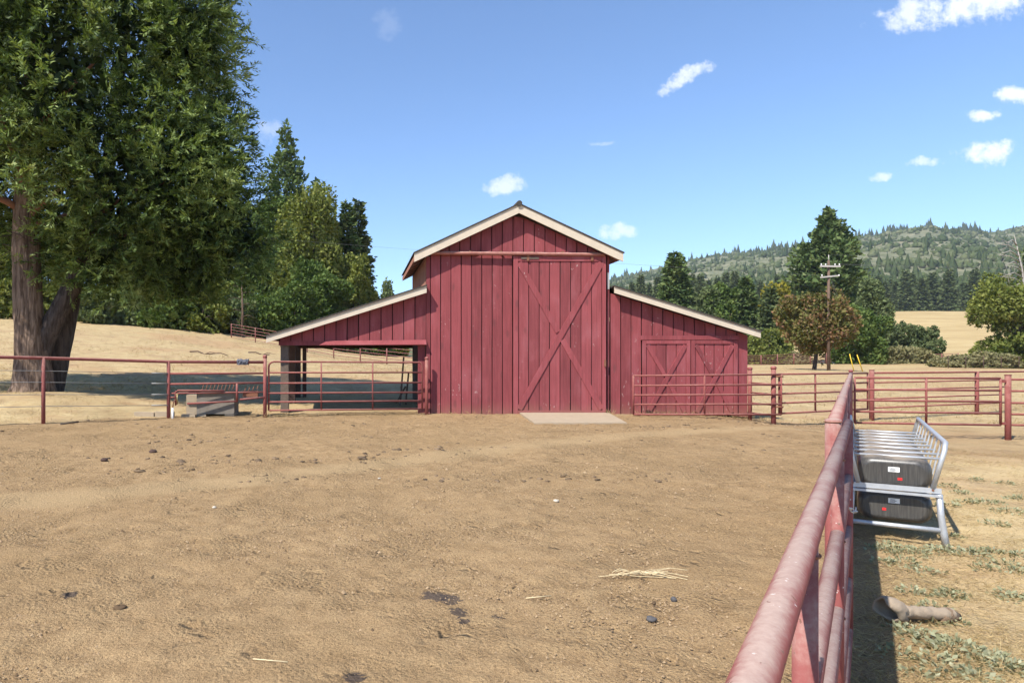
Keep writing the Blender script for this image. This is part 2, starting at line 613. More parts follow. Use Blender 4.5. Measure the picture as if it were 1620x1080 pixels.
def gz(x, y):
    x = np.asarray(x, dtype=float)
    y = np.asarray(y, dtype=float)
    A = 0.34 - 0.27 * smooth(x, 8.0, 13.0) + 0.07 * smooth(-x, 4.0, 8.0)
    zn = smooth(y, 2.0, 18.5) * A
    L = np.interp(x, LX, LZ)
    k = np.clip((y - 17.5) / 62.5, 0, None)
    z = zn + np.minimum(k, 1.0) * (L - zn)
    z = z + 0.05 * np.clip(y - 80, 0, 140) * smooth(-x, -8, 25)
    z = z + 25.5 * smooth(y, 118, 345) * smooth(x, 20, 85)
    # root mound under the cedar, and a low berm along the left fence
    z = z + 0.32 * np.exp(-(((x + 9.3) / 2.2) ** 2 + ((y - 19.3) / 1.9) ** 2))
    far = smooth(y, 24, 60)
    z = z + far * (fbm(x * 0.11, y * 0.11, 3, 5) - 0.5) * 0.7
    z = z + smooth(y, 17.5, 24) * (fbm(x * 0.9, y * 0.9, 3, 6) - 0.5) * 0.12
    return z


def zat(x, y):
    return float(gz(np.array([x]), np.array([y]))[0])


# the swept line of pale dust across the yard
TRK = np.array([(-9.0, 7.0), (-5.5, 7.5), (-3.2, 8.2), (-1.0, 9.5), (1.5, 11.3), (5.4, 13.6), (9.8, 15.3), (13, 16.0)])


def track_dist(x, y):
    d = np.full(x.shape, 1e9)
    for a, b in zip(TRK[:-1], TRK[1:]):
        ab = b - a
        t = np.clip(((x - a[0]) * ab[0] + (y - a[1]) * ab[1]) / (ab @ ab), 0, 1)
        d = np.minimum(d, np.hypot(x - a[0] - t * ab[0], y - a[1] - t * ab[1]))
    return d


FA = np.array((2.52, 3.6))           # the near fence: its first post and its far corner
FB = np.array((11.18, 15.4))
FD = (FB - FA) / np.linalg.norm(FB - FA)
FR = np.array((FD[1], -FD[0]))        # to the right of it


def fence_side(x, y):
    return (x - FA[0]) * FR[0] + (y - FA[1]) * FR[1]


def grass_mask(x, y):
    """0 = bare yard dirt, 1 = dry grass"""
    n = fbm(x * 0.6, y * 0.6, 4, 21)
    s = fence_side(x, y)
    g_right = smooth(s + (n - 0.5) * 0.9, 0.1, 0.7) * (1 - 0.55 * smooth(y + (n - 0.5) * 6, 9.0, 12.0) * (1 - smooth(y, 16, 19)))
    # a line a little beyond the left fence and the barn front
    yl = np.interp(x, [-30, -7.0, -4.6, -2.3, 1.9, 10.5, 14.3, 40], [12.5, 15.4, 17.3, 17.9, 18.6, 17.9, 17.4, 17.0])
    g_back = smooth(y - yl + (n - 0.5) * 1.6, -0.2, 0.5)
    return np.clip(np.maximum(g_right, g_back), 0, 1)


def axis(parts):
    out = []
    for a, b, st in parts:
        out.append(np.arange(a, b, st))
    return np.concatenate(out)


def grow(a, b, st, k=1.12):
    v = [a]
    while abs(v[-1] - a) < abs(b - a):
        v.append(v[-1] + st * (1 if b > a else -1))
        st *= k
    return np.array(v)


xs = np.concatenate([grow(-12.0, -2600, 0.1)[::-1][:-1], np.arange(-12.0, -3.0, 0.075), np.arange(-3.0, 6.0, 0.052), np.arange(6.0, 16.0, 0.075), grow(16.0, 3200, 0.08)])
ys = np.concatenate([grow(2.6, -120, 0.2, 1.3)[::-1][:-1], np.arange(2.6, 7.0, 0.045), np.arange(7.0, 12.0, 0.07), np.arange(12.0, 19.0, 0.1), grow(19.0, 3400, 0.13, 1.055)])
GX, GY = np.meshgrid(xs, ys)
GZ = gz(GX, GY)
gm = grass_mask(GX, GY)
td = track_dist(GX, GY)
dust = (1 - smooth(td + (fbm(GX * 1.7, GY * 1.7, 3, 31) - 0.5) * 0.5, 0.12, 0.6)) * (1 - gm)
nearw = (1 - smooth(GY, 17, 24))
rough = (1 - gm) * (1 - 0.75 * dust)
lump = fbm(GX * 3.2, GY * 3.2, 3, 41)
clod = fbm(GX * 9.0, GY * 9.0, 3, 42, 0.65)
GZ = GZ + nearw * (rough * ((lump - 0.5) * 0.028 + (np.clip(clod - 0.5, -0.2, 1) * 0.05)) + gm * (clod - 0.5) * 0.03 + (fbm(GX * 0.55, GY * 0.55, 3, 43) - 0.5) * 0.05)
nx, ny = len(xs), len(ys)
idx = np.arange(nx * ny).reshape(ny, nx)
quads = np.stack([idx[:-1, :-1], idx[:-1, 1:], idx[1:, 1:], idx[1:, :-1]], -1).reshape(-1, 4)
gme = np_mesh('ground', np.stack([GX, GY, GZ], -1).reshape(-1, 3), quads, smooth=True)
for nm, arr in (('grass', gm), ('dust', dust)):
    at = gme.attributes.new(nm, 'FLOAT', 'POINT')
    at.data.foreach_set('value', np.ascontiguousarray(arr.ravel(), dtype=np.float32))

m, t, b = new_mat('ground_soil_and_dry_grass', 0.97, 0.12)
p = t.pos()
ga = t.attr('grass')
du = t.attr('dust')
na = t.noise(p, 0.45, 4)
nb = t.noise(p, 5.0, 5, 0.62)
nc = t.noise(p, 38.0, 4, 0.65)
nd = t.noise(p, 150.0, 2, 0.6)
vd = t.voro(p, 22.0)
soil = t.ramp(nb, [(0.28, (0.256, 0.165, 0.082)), (0.52, (0.334, 0.223, 0.115)), (0.78, (0.385, 0.264, 0.137))])
soil = t.mix(t.math('MULTIPLY', t.step(na, 0.45, 0.70), 0.7), soil, (0.286, 0.188, 0.093))
soil = t.mix(t.math('MULTIPLY', t.step(nc, 0.53, 0.68), 0.62), soil, (0.171, 0.105, 0.053))
soil = t.mix(t.math('MULTIPLY', t.step(nd, 0.60, 0.72), 0.55), soil, (0.478, 0.350, 0.188))
soil = t.mix(t.math('MULTIPLY', t.math('SUBTRACT', 1.0, t.step(vd, 0.10, 0.22)), t.math('MULTIPLY', t.step(nb, 0.5, 0.7), 0.6)), soil, (0.128, 0.082, 0.043))
soil = t.mix(t.math('MULTIPLY', du, 0.75), soil, (0.389, 0.272, 0.144))
gr = t.noise(p, 85.0, 4, 0.72)
soil = t.vmath('SCALE', soil, t.math('MULTIPLY_ADD', t.step(gr, 0.30, 0.70), 0.62, 0.68))  # light and shade of the fine crumbs put into the soil colour
gr2 = t.noise(t.vmath('MULTIPLY', p, (30.0, 55.0, 30.0)), 1.0, 3, 0.6)
soil = t.mix(t.math('MULTIPLY', t.step(gr2, 0.64, 0.72), 0.5), soil, (0.131, 0.089, 0.057))  # dark slivers: small crumb shadows painted into the soil
# old dark damp spots in the yard
px_, py_, pz_ = t.sep(p)
for (sx, sy, sr) in ((0.58, 4.93, 0.10), (0.68, 4.86, 0.075), (0.70, 4.58, 0.06), (0.71, 4.46, 0.03), (0.95, 4.52, 0.03), (-2.05, 4.9, 0.05), (0.0, 3.66, 0.05)):
    ddx = t.math('SUBTRACT', px_, sx)
    ddy = t.math('MULTIPLY', t.math('SUBTRACT', py_, sy), 0.75)
    dd = t.math('SQRT', t.math('ADD', t.math('MULTIPLY', ddx, ddx), t.math('MULTIPLY', ddy, ddy)))
    dd = t.math('ADD', dd, t.math('MULTIPLY', t.math('SUBTRACT', t.noise(p, 24, 3), 0.5), 0.16))
    soil = t.mix(t.math('MULTIPLY', t.math('SUBTRACT', 1.0, t.step(dd, sr * 0.8, sr * 1.15)), 0.8), soil, (0.055, 0.045, 0.045))
ng = t.noise(p, 1.6, 5, 0.65)
nf = t.noise(t.vmath('MULTIPLY', p, (1.0, 1.0, 1.0)), 55.0, 3, 0.7)
grs = t.ramp(ng, [(0.25, (0.327, 0.225, 0.119)), (0.5, (0.430, 0.319, 0.168)), (0.75, (0.499, 0.391, 0.221))])
grs = t.mix(t.math('MULTIPLY', t.step(nf, 0.52, 0.70), 0.5), grs, (0.275, 0.183, 0.098))
grs = t.mix(t.math('MULTIPLY', t.step(na, 0.52, 0.66), 0.55), grs, (0.344, 0.230, 0.131))
farf = t.step(py_, 28.0, 110.0)
nl = t.noise(t.vmath('MULTIPLY', p, (0.052, 0.170, 0.082)), 1.0, 5, 0.6)
grs = t.mix(farf, grs, t.ramp(nl, [(0.3, (0.310, 0.217, 0.098)), (0.55, (0.404, 0.297, 0.143)), (0.75, (0.456, 0.357, 0.189))]))
red_ = t.math('MULTIPLY', t.step(t.noise(t.vmath('MULTIPLY', p, (0.12, 0.2, 0.1)), 1.0, 5, 0.65), 0.48, 0.66), 0.6)
grs = t.mix(t.math('MULTIPLY', red_, t.math('SUBTRACT', 1.0, t.step(py_, 70.0, 130.0))), grs, (0.36, 0.215, 0.115))
grs = t.vmath('SCALE', grs, t.math('SUBTRACT', 1.22, t.math('MULTIPLY', t.step(py_, 9.0, 20.0), 0.2)))
spk = t.math('MULTIPLY', t.step(t.noise(p, 9.0, 4, 0.7), 0.60, 0.70), 0.45)
grs = t.mix(spk, grs, (0.20, 0.145, 0.085))
t.l.new(t.mix(ga, soil, grs), b.inputs['Base Color'])
hh = t.math('ADD', t.math('MULTIPLY', nb, 0.5), t.math('ADD', t.math('MULTIPLY', nc, 0.6), t.math('MULTIPLY', nd, 0.25)))
ve = t.voro(p, 30.0)
patch = t.step(t.noise(p, 1.3, 4), 0.38, 0.68)
hh = t.math('SUBTRACT', hh, t.math('MULTIPLY', t.math('MULTIPLY', ve, 0.5), patch))
hoof = t.voro(t.vmath('ADD', p, t.vmath('SCALE', t.noise(p, 2.0, 2), 0.5)), 4.2)
hh = t.math('SUBTRACT', hh, t.math('MULTIPLY', t.math('SUBTRACT', 1.0, t.step(hoof, 0.10, 0.30)), t.math('MULTIPLY', patch, 0.9)))
hh = t.math('MULTIPLY', hh, t.math('MULTIPLY_ADD', patch, 0.5, 0.75))
t.l.new(t.bump(hh, 0.9, 0.05), b.inputs['Normal'])
M['ground'] = m
tag(link('ground', gme, m), kind='structure')


def gxy(px, py, z=0.0):
    """the ground point seen at a pixel, a few fixed-point steps"""
    Y = 8.0
    for _ in range(30):
        X = (px - 562) / 1080 * Y
        h = 1.7 - zat(X, Y)
        Y = 0.5 * Y + 0.5 * min(400, 1080 * h / max(py - 575, 1.0))
    return ((px - 562) / 1080 * Y, Y)


# ------------------------------------------------------------------ mountain behind the fields
RS = np.array([-1.2, -0.5, 0.03, 0.37, 0.45, 0.54, 0.64, 0.73, 0.78, 0.84, 0.92, 0.98, 1.2, 1.8])
RZ = np.array([90, 110, 140, 176, 208, 236, 256, 276, 288, 300, 288, 304, 330, 300])


def mz(x, y):
    s = x / np.maximum(y, 1)
    Rr = np.interp(s, RS, RZ)
    k = np.clip((y - 370) / 1130, 0, 1)
    prof = k ** 0.92
    z = 22 + (Rr - 22) * prof
    z = z - 0.35 * np.clip(y - 1500, 0, None)
    z = z + (fbm(x * 0.006, y * 0.006, 4, 51) - 0.5) * 46 * np.sin(np.pi * np.clip(k, 0, 1)) + (fbm(x * 0.02, y * 0.02, 3, 52) - 0.5) * 12
    return z * smooth(y, 345, 420) + (gz(x, y) - 3) * (1 - smooth(y, 345, 420))


mxs = np.linspace(-1500, 2900, 230)
mys = np.concatenate([np.linspace(345, 1500, 110), np.linspace(1520, 2100, 20)])
MX, MY = np.meshgrid(mxs, mys)
MZ = mz(MX, MY)
idx = np.arange(MX.size).reshape(MX.shape)
quads = np.stack([idx[:-1, :-1], idx[:-1, 1:], idx[1:, 1:], idx[1:, :-1]], -1).reshape(-1, 4)
m, t, b = new_mat('mountain_chaparral', 1.0, 0.05)
p = t.pos()
n = t.noise(p, 0.006, 5, 0.6)
nn = t.noise(p, 0.07, 4, 0.65)
c = t.ramp(nn, [(0.3, (0.085, 0.095, 0.05)), (0.5, (0.14, 0.145, 0.085)), (0.72, (0.22, 0.20, 0.13))])
c = t.mix(t.math('MULTIPLY', t.step(n, 0.58, 0.70), 0.5), c, (0.34, 0.25, 0.17))
t.l.new(c, b.inputs['Base Color'])
tag(link('mountain', np_mesh('mountain', np.stack([MX, MY, MZ], -1).reshape(-1, 3), quads, smooth=True), m), kind='structure')


# the woods on the mountain: low cones and round crowns, one mass
def scatter_solid(P, H, W, prof, seg, tint):
    """revolved little crowns: prof = [(height fraction, radius fraction)]"""
    n = len(P)
    V = []
    for k, (hf, rf) in enumerate(prof):
        for s in range(seg):
            a = 2 * np.pi * s / seg + k * 0.5
            j = rng.uniform(0.65, 1.3, n)
            V.append(np.stack([P[:, 0] + np.cos(a) * W * rf * j, P[:, 1] + np.sin(a) * W * rf * j, P[:, 2] + H * (hf + rng.uniform(-0.04, 0.04, n))], -1))
    V = np.stack(V, 1)
    F = []
    for k in range(len(prof) - 1):
        for s in range(seg):
            s2 = (s + 1) % seg
            F.append((k * seg + s, k * seg + s2, (k + 1) * seg + s2, (k + 1) * seg + s))
    F = np.array(F)
    nv = len(prof) * seg
    FF = (F[None] + (np.arange(n) * nv)[:, None, None]).reshape(-1, 4)
    return V.reshape(-1, 3), FF, np.repeat(tint, len(F))


def cat_mesh(name, chunks, smooth_=False):
    V, F, T, o = [], [], [], 0
    for v, f, ti in chunks:
        V.append(v)
        F.append(f + o)
        T.append(ti)
        o += len(v)
    return np_mesh(name, np.concatenate(V), np.concatenate(F), np.concatenate(T), smooth_)


n = 17000
yy = np.sqrt(rng.uniform(385 ** 2, 1530 ** 2, n))
ss = rng.uniform(0.22, 1.12, n)
xx = ss * yy
den = fbm(xx * 0.011, yy * 0.011, 4, 61)
low = 1 - smooth(yy, 420, 900)
keep = rng.uniform(0, 1, n) < np.clip(0.35 + 1.6 * (den - 0.42) + 0.6 * low, 0.12, 1)
xx, yy, den, low = xx[keep], yy[keep], den[keep], low[keep]
zz = mz(xx, yy) - 0.8
conif = rng.uniform(0, 1, len(xx)) < np.clip(-0.05 + 1.2 * (den - 0.5) + 0.75 * (1 - smooth(yy, 400, 640)) + 0.3 * smooth(yy, 1420, 1490), 0.03, 0.92)
nr = 420
rs_ = rng.uniform(0.25, 1.1, nr)
rs_ = rs_[rng.uniform(0, 1, nr) < np.clip((fbm(rs_ * 22, rs_ * 0 + 3.1, 3, 66) - 0.4) * 4, 0.04, 1)]
ry_ = rng.uniform(1440, 1500, len(rs_))
xx, yy, zz = np.concatenate([xx, rs_ * ry_]), np.concatenate([yy, ry_]), np.concatenate([zz, mz(rs_ * ry_, ry_) - 0.8])
conif = np.concatenate([conif, np.ones(len(rs_), dtype=bool)])
P = np.stack([xx, yy, zz], -1)
h1 = (6 + 11 * rng.beta(1.5, 2.5, conif.sum())) * np.where(yy[conif] > 1438, 1.55, 1.0)
h2 = 2.0 + 6.5 * rng.uniform(0, 1) * 0 + 6.5 * rng.beta(1.2, 2.5, (~conif).sum()) + 0 * rng.uniform(2.5, 6.5, (~conif).sum())
chunks = [scatter_solid(P[conif], h1, h1 * 0.2, [(0.03, 0.8), (0.22, 1.0), (0.6, 0.5), (1.0, 0.02)], 5, np.clip(rng.uniform(0, 0.3, len(h1)) + (fbm(P[conif][:, 0] * 0.01, P[conif][:, 1] * 0.01, 3, 91) - 0.5) * 0.8, 0, 1)),
          scatter_solid(P[~conif], h2, h2 * 0.62, [(0.0, 0.75), (0.35, 1.0), (0.75, 0.7), (1.0, 0.08)], 5, np.clip(rng.uniform(0.3, 0.75, len(h2)) + (fbm(P[~conif][:, 0] * 0.008, P[~conif][:, 1] * 0.008, 3, 92) - 0.5) * 1.3, 0, 1))]
tag(link('mountain_forest', cat_mesh('mountain_forest', chunks), M['forest']), 'mixed woods and brush covering the far mountain', 'forest', kind='stuff')


# ------------------------------------------------------------------ fences and gates
def post(parent, x, y, zt, r, mat, cap=None, seg=12, z0=None):
    zb = (zat(x, y) - 0.25) if z0 is None else z0
    o = obj('post', MB().tube([(x, y, zb), (x, y, zt)], r, seg), mat, parent)
    if cap == 'ball':
        obj('post_cap', MB().ball((x, y, zt + r * 0.7), r * 1.25, 12, 7, 0.9), mat, o)
    elif cap == 'dome':
        obj('post_cap', MB().ball((x, y, zt - 0.002), r * 0.985, seg, 8, 0.25), mat, o)
    elif cap == 'flat':
        obj('post_cap', MB().tube([(x, y, zt - 0.006), (x, y, zt + 0.012)], r * 1.12, seg), mat, o)
    return o


def rail(parent, pts, r, mat, name='rail', seg=10):
    return obj(name, MB().tube(pts, r, seg), mat, parent)


def sag(p0, p1, n=6, s=0.0, j=0.0):
    p0, p1 = Vector(p0), Vector(p1)
    out = []
    for i in range(n + 1):
        k = i / n
        q = p0.lerp(p1, k)
        q.z -= s * 4 * k * (1 - k)
        if 0 < i < n and j:
            q += Vector((random.uniform(-j, j), random.uniform(-j, j), random.uniform(-j, j)))
        out.append(q)
    return out


def tube_gate(name, label, A, B, zs, r, mat, uprights, group=None, rounded=False, ztilt=0.0):
    """a pipe gate between plan points A and B with bars at the heights zs (top first)"""
    A, B = Vector(A), Vector(B)
    g = thing(name, label, 'gate', (A.x, A.y, zat(A.x, A.y)), group)
    L = (B - A).length

    def P(u, z):
        q = A.lerp(B, u)
        return (q.x, q.y, z + ztilt * u)
    top, bot = zs[0], zs[-1]
    if rounded:
        k = 0.13
        pts = [P(0, bot)]
        pts.append(P(0, top - k))
        for a in (30, 60, 90):
            pts.append(P(k / L * (1 - math.cos(R(a))), top - k + k * math.sin(R(a))))
        for a in (60, 30, 0):
            pts.append(P(1 - k / L * (1 - math.cos(R(a))), top - k + k * math.sin(R(a))))
        pts.append(P(1, bot))
        obj('outer_frame', MB().tube(pts, r * 1.1, 10), mat, g)
        for z in zs[1:]:
            obj('rail', MB().tube([P(0, z), P(1, z)], r, 10), mat, g)
    else:
        for z in zs:
            obj('rail', MB().tube([P(0, z), P(1, z)], r, 12), mat, g)
        obj('upright', MB().tube([P(0, top), P(0, bot)], r * 1.02, 10), mat, g)
        obj('upright', MB().tube([P(1, top), P(1, bot)], r * 1.02, 10), mat, g)
    for u in uprights:
        obj('upright', MB().tube([P(u, top), P(u, bot)], r * 0.97, 10), mat, g)
    return g


# --- near fence running away to the right, and the gate beside the camera
fence = thing('pipe_fence', 'dusty red pipe fence running from the near chained post to the far corner', 'fence', (FA[0], FA[1], zat(*FA)))
nposts = 6
for i in range(nposts):
    k = i / (nposts - 1)
    q = FA + (FB - FA) * k
    zt = 1.405 + 0.10 * k
    post(fence, q[0], q[1], zt, 0.0365, M['pipe_near'], 'dome' if i == 0 else ('ball' if i == nposts - 1 else None), 20)
e0 = FA + FD * 0.04
for dz_, rr in ((0.035, 0.036), (0.36, 0.024), (0.66, 0.024), (0.95, 0.024), (1.22, 0.024)):
    rail(fence, sag((e0[0], e0[1], 1.405 - dz_), (FB[0], FB[1], 1.505 - dz_), 6, 0.0, 0.003), rr, M['pipe_near'], seg=18)
obj('weld_bead', MB().tube([(FA[0] + 0.037 * math.cos(a), FA[1] + 0.037 * math.sin(a), 1.393) for a in np.linspace(0, 6.28, 22)], 0.0035, 6), M['rust'], fence)

GE = Vector((2.86, 3.96, 0))                 # far end of the near gate
GD = Vector((0.754, 1.0, 0)).normalized()
GN = GE - GD * 6.3
ng_ = tube_gate('pipe_gate', 'dusty red pipe gate beside the camera, chained to the near fence post', (GE.x, GE.y, 0), (GN.x, GN.y, 0), [1.356, 1.04, 0.745, 0.445, 0.155], 0.0235, M['pipe_near'], [0.262, 0.524, 0.78])
for u in (0.0, 0.262, 0.524, 0.78):
    q = GE.lerp(GN, u)
    for z in (1.356, 1.04, 0.745, 0.445):
        ring = [(q.x + 0.0245 * math.cos(a), q.y + 0.0245 * math.sin(a), z - 0.0255) for a in np.linspace(0, 6.283, 15)]
        obj('weld_bead', MB().tube(ring, 0.0032, 5, False), M['rust'], ng_)
# the chain round post and gate
ch = thing('gate_chain', 'short steel chain looped round the near post and gate bar', 'chain', (2.53, 3.62, 0.95))
cpts = []
for a in np.linspace(0.4, 5.9, 19):
    cpts.append(Vector((2.565 + 0.085 * math.cos(a), 3.63 + 0.065 * math.sin(a), 0.955 + 0.03 * math.sin(2 * a))))
for i, (a, b_) in enumerate(zip(cpts[:-1], cpts[1:])):
    mid = (a + b_) / 2
    d = (b_ - a).normalized()
    up = Vector((0, 0, 1)) if i % 2 else d.cross(Vector((0, 0, 1))).normalized()
    ring = [mid + d * 0.019 * math.cos(q) + up * 0.010 * math.sin(q) for q in np.linspace(0, 2 * math.pi, 13)]
    obj('chain_link', MB().tube(ring, 0.0032, 6, False), M['steel'], ch)

# --- gate and rails beyond, on the right
tube_gate('pipe_gate', 'five bar red pipe gate between the far fence corner and the tall right post', (11.12, 15.2, 0), (13.82, 14.62, 0), [1.385, 1.125, 0.885, 0.635, 0.385], 0.024, M['pipe'], [0.5])
rf = thing('pipe_fence', 'red pipe fence running off the right edge from the tall post', 'fence', (13.96, 14.6, zat(13.96, 14.6)))
post(rf, 13.96, 14.6, 1.455, 0.055, M['pipe'], 'flat', 14)
post(rf, 17.2, 13.9, 1.44, 0.05, M['pipe'], 'flat', 14)
for z in (1.36, 1.115, 0.86, 0.62, 0.39):
    rail(rf, [(13.96, 14.6, z), (17.2, 13.9, z), (22, 12.9, z)], 0.024, M['pipe'])
for z in (1.32, 0.42):
    obj('hinge', MB().box(13.84, 13.93, 14.58, 14.64, z - 0.03, z + 0.03), M['pipe'], rf)

tube_gate('pipe_gate', 'long red pipe gate standing behind the near fence end, right of the small barn doors', (10.62, 17.1, 0), (14.15, 18.85, 0), [1.435, 1.175, 0.945, 0.71, 0.45], 0.024, M['pipe'], [0.385])
bf = thing('pipe_fence', 'red pipe fence behind the five bar gate with stub ended lower rails', 'fence', (14.3, 18.9, zat(14.3, 18.9)))
post(bf, 14.3, 18.9, 1.52, 0.06, M['pipe'], 'flat', 14)
post(bf, 18.85, 20.7, 1.46, 0.055, M['pipe'], None, 12)
post(bf, 23.5, 22.6, 1.46, 0.055, M['pipe'], None, 12)
rail(bf, [(14.3, 18.9, 1.44), (18.85, 20.7, 1.445), (23.5, 22.6, 1.45), (30, 25.2, 1.5)], 0.03, M['pipe'])
for z in (1.17, 0.96, 0.72, 0.47):
    rail(bf, [(14.3, 18.9, z), (18.85, 20.7, z + 0.02), (20.3, 21.28, z + 0.02)], 0.022, M['pipe'])

# --- open gate standing in front of the small barn doors
gp = thing('gate_post', 'red pipe hinge post of the gate before the small barn doors', 'post', (10.49, 17.12, zat(10.49, 17.12)), None)
post(gp, 10.49, 17.12, 1.55, 0.055, M['pipe'], 'ball')
for z in (1.38, 0.62):
    obj('hinge', MB().tube([(10.50, 17.05, z), (10.66, 17.0, z)], 0.022, 8), M['rust'], gp)
gp2 = thing('gate_post', 'red pipe post with ball top against the right corner of the barn', 'post', (10.32, 17.85, zat(10.32, 17.85)))
post(gp2, 10.32, 17.85, 1.53, 0.05, M['pipe'], 'ball')
for z in (1.20, 0.95, 0.68, 0.42):
    obj('stub_rail', MB().tube([(10.32, 17.85, z), (10.50, 17.17, z - 0.02)], 0.02, 8), M['pipe'], gp2)
tube_gate('pipe_gate', 'five bar red pipe gate swung open across the small double barn doors', (7.18, 17.62, 0), (10.62, 17.02, 0), [1.385, 1.13, 0.885, 0.645, 0.39], 0.024, M['pipe'], [0.49], ztilt=0.045)

# --- gate under the left lean-to
tube_gate('pipe_gate', 'six bar red pipe gate with rounded corners closing the open left lean-to', (-2.20, 17.36, 0), (1.76, 17.93, 0), [1.748, 1.47, 1.203, 0.949, 0.726, 0.512], 0.022, M['pipe'], [0.335, 0.67], rounded=True)
gp3 = thing('gate_post', 'red ball topped post at the barn corner left of the tall wall', 'post', (1.88, 17.98, zat(1.88, 17.98)))
post(gp3, 1.88, 17.98, 1.80, 0.045, M['pipe'], 'ball')

# --- left fence: cables, then pipe rails by the water trough
lf = thing('pipe_fence', 'red pipe and cable fence crossing the left foreground in front of the big cedar', 'fence', (-4.65, 17.0, zat(-4.65, 17.0)))
LP = [(-11.9, 11.75), (-9.4, 13.55), (-6.99, 15.3), (-4.65, 17.0), (-2.29, 17.32)]
LT = [1.93, 1.88, 1.835, 1.755, 1.745]
for i, (x, y) in enumerate(LP):
    if i < 4:
        post(lf, x, y, LT[i], 0.045, M['pipe'], None, 14)
    else:
        post(lf, x, y, 1.84, 0.047, M['pipe'], 'ball', 14)
rail(lf, [(x, y, z - 0.01) for (x, y), z in zip(LP, LT)], 0.038, M['pipe'], seg=14)
for k, z3 in enumerate((1.458, 1.203, 0.93, 0.665)):
    pts = []
    for i in range(4):
        pts.append((LP[i][0], LP[i][1] - 0.03, LT[i] - (LT[3] - z3)))
    # cables to a sleeve near the third post
    a, c_ = Vector(pts[2]), Vector(pts[3])
    s0 = a.lerp(c_, 0.86)
    rail(lf, [pts[0], pts[1], pts[2], s0], 0.0075, M['wire'], 'cable', 6)
    rail(lf, [a.lerp(c_, 0.855), c_], 0.016, M['wire'], 'cable_sleeve', 8)
for z3, z4 in ((1.45, 1.455), (1.19, 1.215)):
    rail(lf, [(-4.65, 17.0, z3), (-2.29, 17.32, z4)], 0.026, M['pipe'])
rail(lf, [(-4.6, 17.02, 0.96), (-2.95, 17.2, 0.975), (-2.29, 17.32, 0.98)], 0.02, M['pipe'])
rail(lf, [(-4.2, 17.05, 0.70), (-2.98, 17.2, 0.755)], 0.024, M['pipe'])
rail(lf, [(-2.98, 17.2, 1.2), (-2.98, 17.2, 0.74)], 0.028, M['pipe'], 'upright')
rail(lf, [(-2.9, 17.15, 0.80), (-2.3, 17.28, 0.85)], 0.022, M['pipe'])
rail(lf, [(-4.48, 17.03, 0.66), (-4.48, 17.03, 1.0), (-4.42, 17.03, 1.03), (-3.3, 17.14, 1.02)], 0.024, M['pipe'], 'bent_rail')
obj('brace', MB().tube([(-4.62, 17.0, 0.86), (-4.48, 17.03, 0.86)], 0.02, 8), M['pipe'], lf)

# water trough behind those rails
tr = thing('water_trough', 'concrete water trough behind the left pipe rails, shade put into its grey', 'trough', (-3.55, 17.75, zat(-3.55, 17.75)))
zg = zat(-3.55, 17.7)
mb = MB()
x0, x1, y0, y1, z0, z1, wth = -4.06, -3.10, 17.48, 18.15, zg + 0.06, zg + 0.60, 0.07
mb.box(x0, x1, y0, y0 + wth, z0, z1)
mb.box(x0, x1, y1 - wth, y1, z0, z1)
mb.box(x0, x0 + wth, y0 + wth, y1 - wth, z0, z1)
mb.box(x1 - wth, x1, y0 + wth, y1 - wth, z0, z1)
mb.box(x0 + wth, x1 - wth, y0 + wth, y1 - wth, z0, z0 + 0.08)
obj('basin', mb, M['shadeconcrete'], tr)
for xa in (-4.06, -3.34):
    obj('foot', MB().box(xa, xa + 0.24, 17.46, 18.1, zg - 0.1, zg + 0.058), M['concrete'], tr)
obj('end_block', MB().box(-4.36, -4.085, 17.62, 18.0, zg - 0.1, zg + 0.54), M['concrete'], tr)
obj('rim_plank', MB().beam((-4.5, 17.44, zg + 0.615), (-3.05, 17.44, zg + 0.64), 0.05, 0.035), M['oldwood'], tr)
wf = thing('rusty_rake_bars', 'row of slanted rusty iron bars rising above the concrete trough', 'bars', (-3.6, 17.52, zg + 0.6))
for i in range(9):
    x = -3.98 + i * 0.098
    obj('bar', MB().tube([(x, 17.56, zg + 0.55), (x + 0.09, 17.6, zg + 0.86)], 0.011, 6), M['rust'], wf)
obj('back_bar', MB().tube([(-3.95, 17.6, zg + 0.85), (-3.05, 17.6, zg + 0.85)], 0.013, 6), M['rust'], wf)
vb = thing('valve_box', 'small rusty float valve frame beside the trough', 'valve', (-2.75, 17.4, zg + 0.5))
obj('valve_body', MB().box(-2.86, -2.48, 17.36, 17.5, zg + 0.50, zg + 0.66), M['rust'], vb)
for i in range(4):
    obj('bar', MB().tube([(-2.83 + 0.1 * i, 17.38, zg + 0.6), (-2.78 + 0.1 * i, 17.42, zg + 0.78)], 0.012, 6), M['rust'], vb)
fc = thing('faucet', 'white standpipe with brass faucet beside the left fence post', 'faucet', (-4.52, 16.9, zat(-4.52, 16.9)))
zf = zat(-4.52, 16.9)
obj('standpipe', MB().tube([(-4.52, 16.9, zf - 0.1), (-4.52, 16.9, zf + 0.27)], 0.026, 10), M['white'], fc)
obj('riser', MB().tube([(-4.52, 16.9, zf + 0.26), (-4.50, 16.9, zf + 0.42), (-4.44, 16.88, zf + 0.47)], 0.014, 8), M['rust'], fc)
obj('tap', MB().tube([(-4.40, 16.88, zf + 0.36), (-4.40, 16.88, zf + 0.60)], 0.016, 8), M['brass'], fc)
obj('handle', MB().tube([(-4.44, 16.88, zf + 0.605), (-4.36, 16.88, zf + 0.605)], 0.014, 8), M['brass'], fc)
kb = thing('concrete_kerb', 'broken low concrete kerb on the ground left of the trough', 'kerb', (-5.0, 17.5, zat(-5.0, 17.5)))
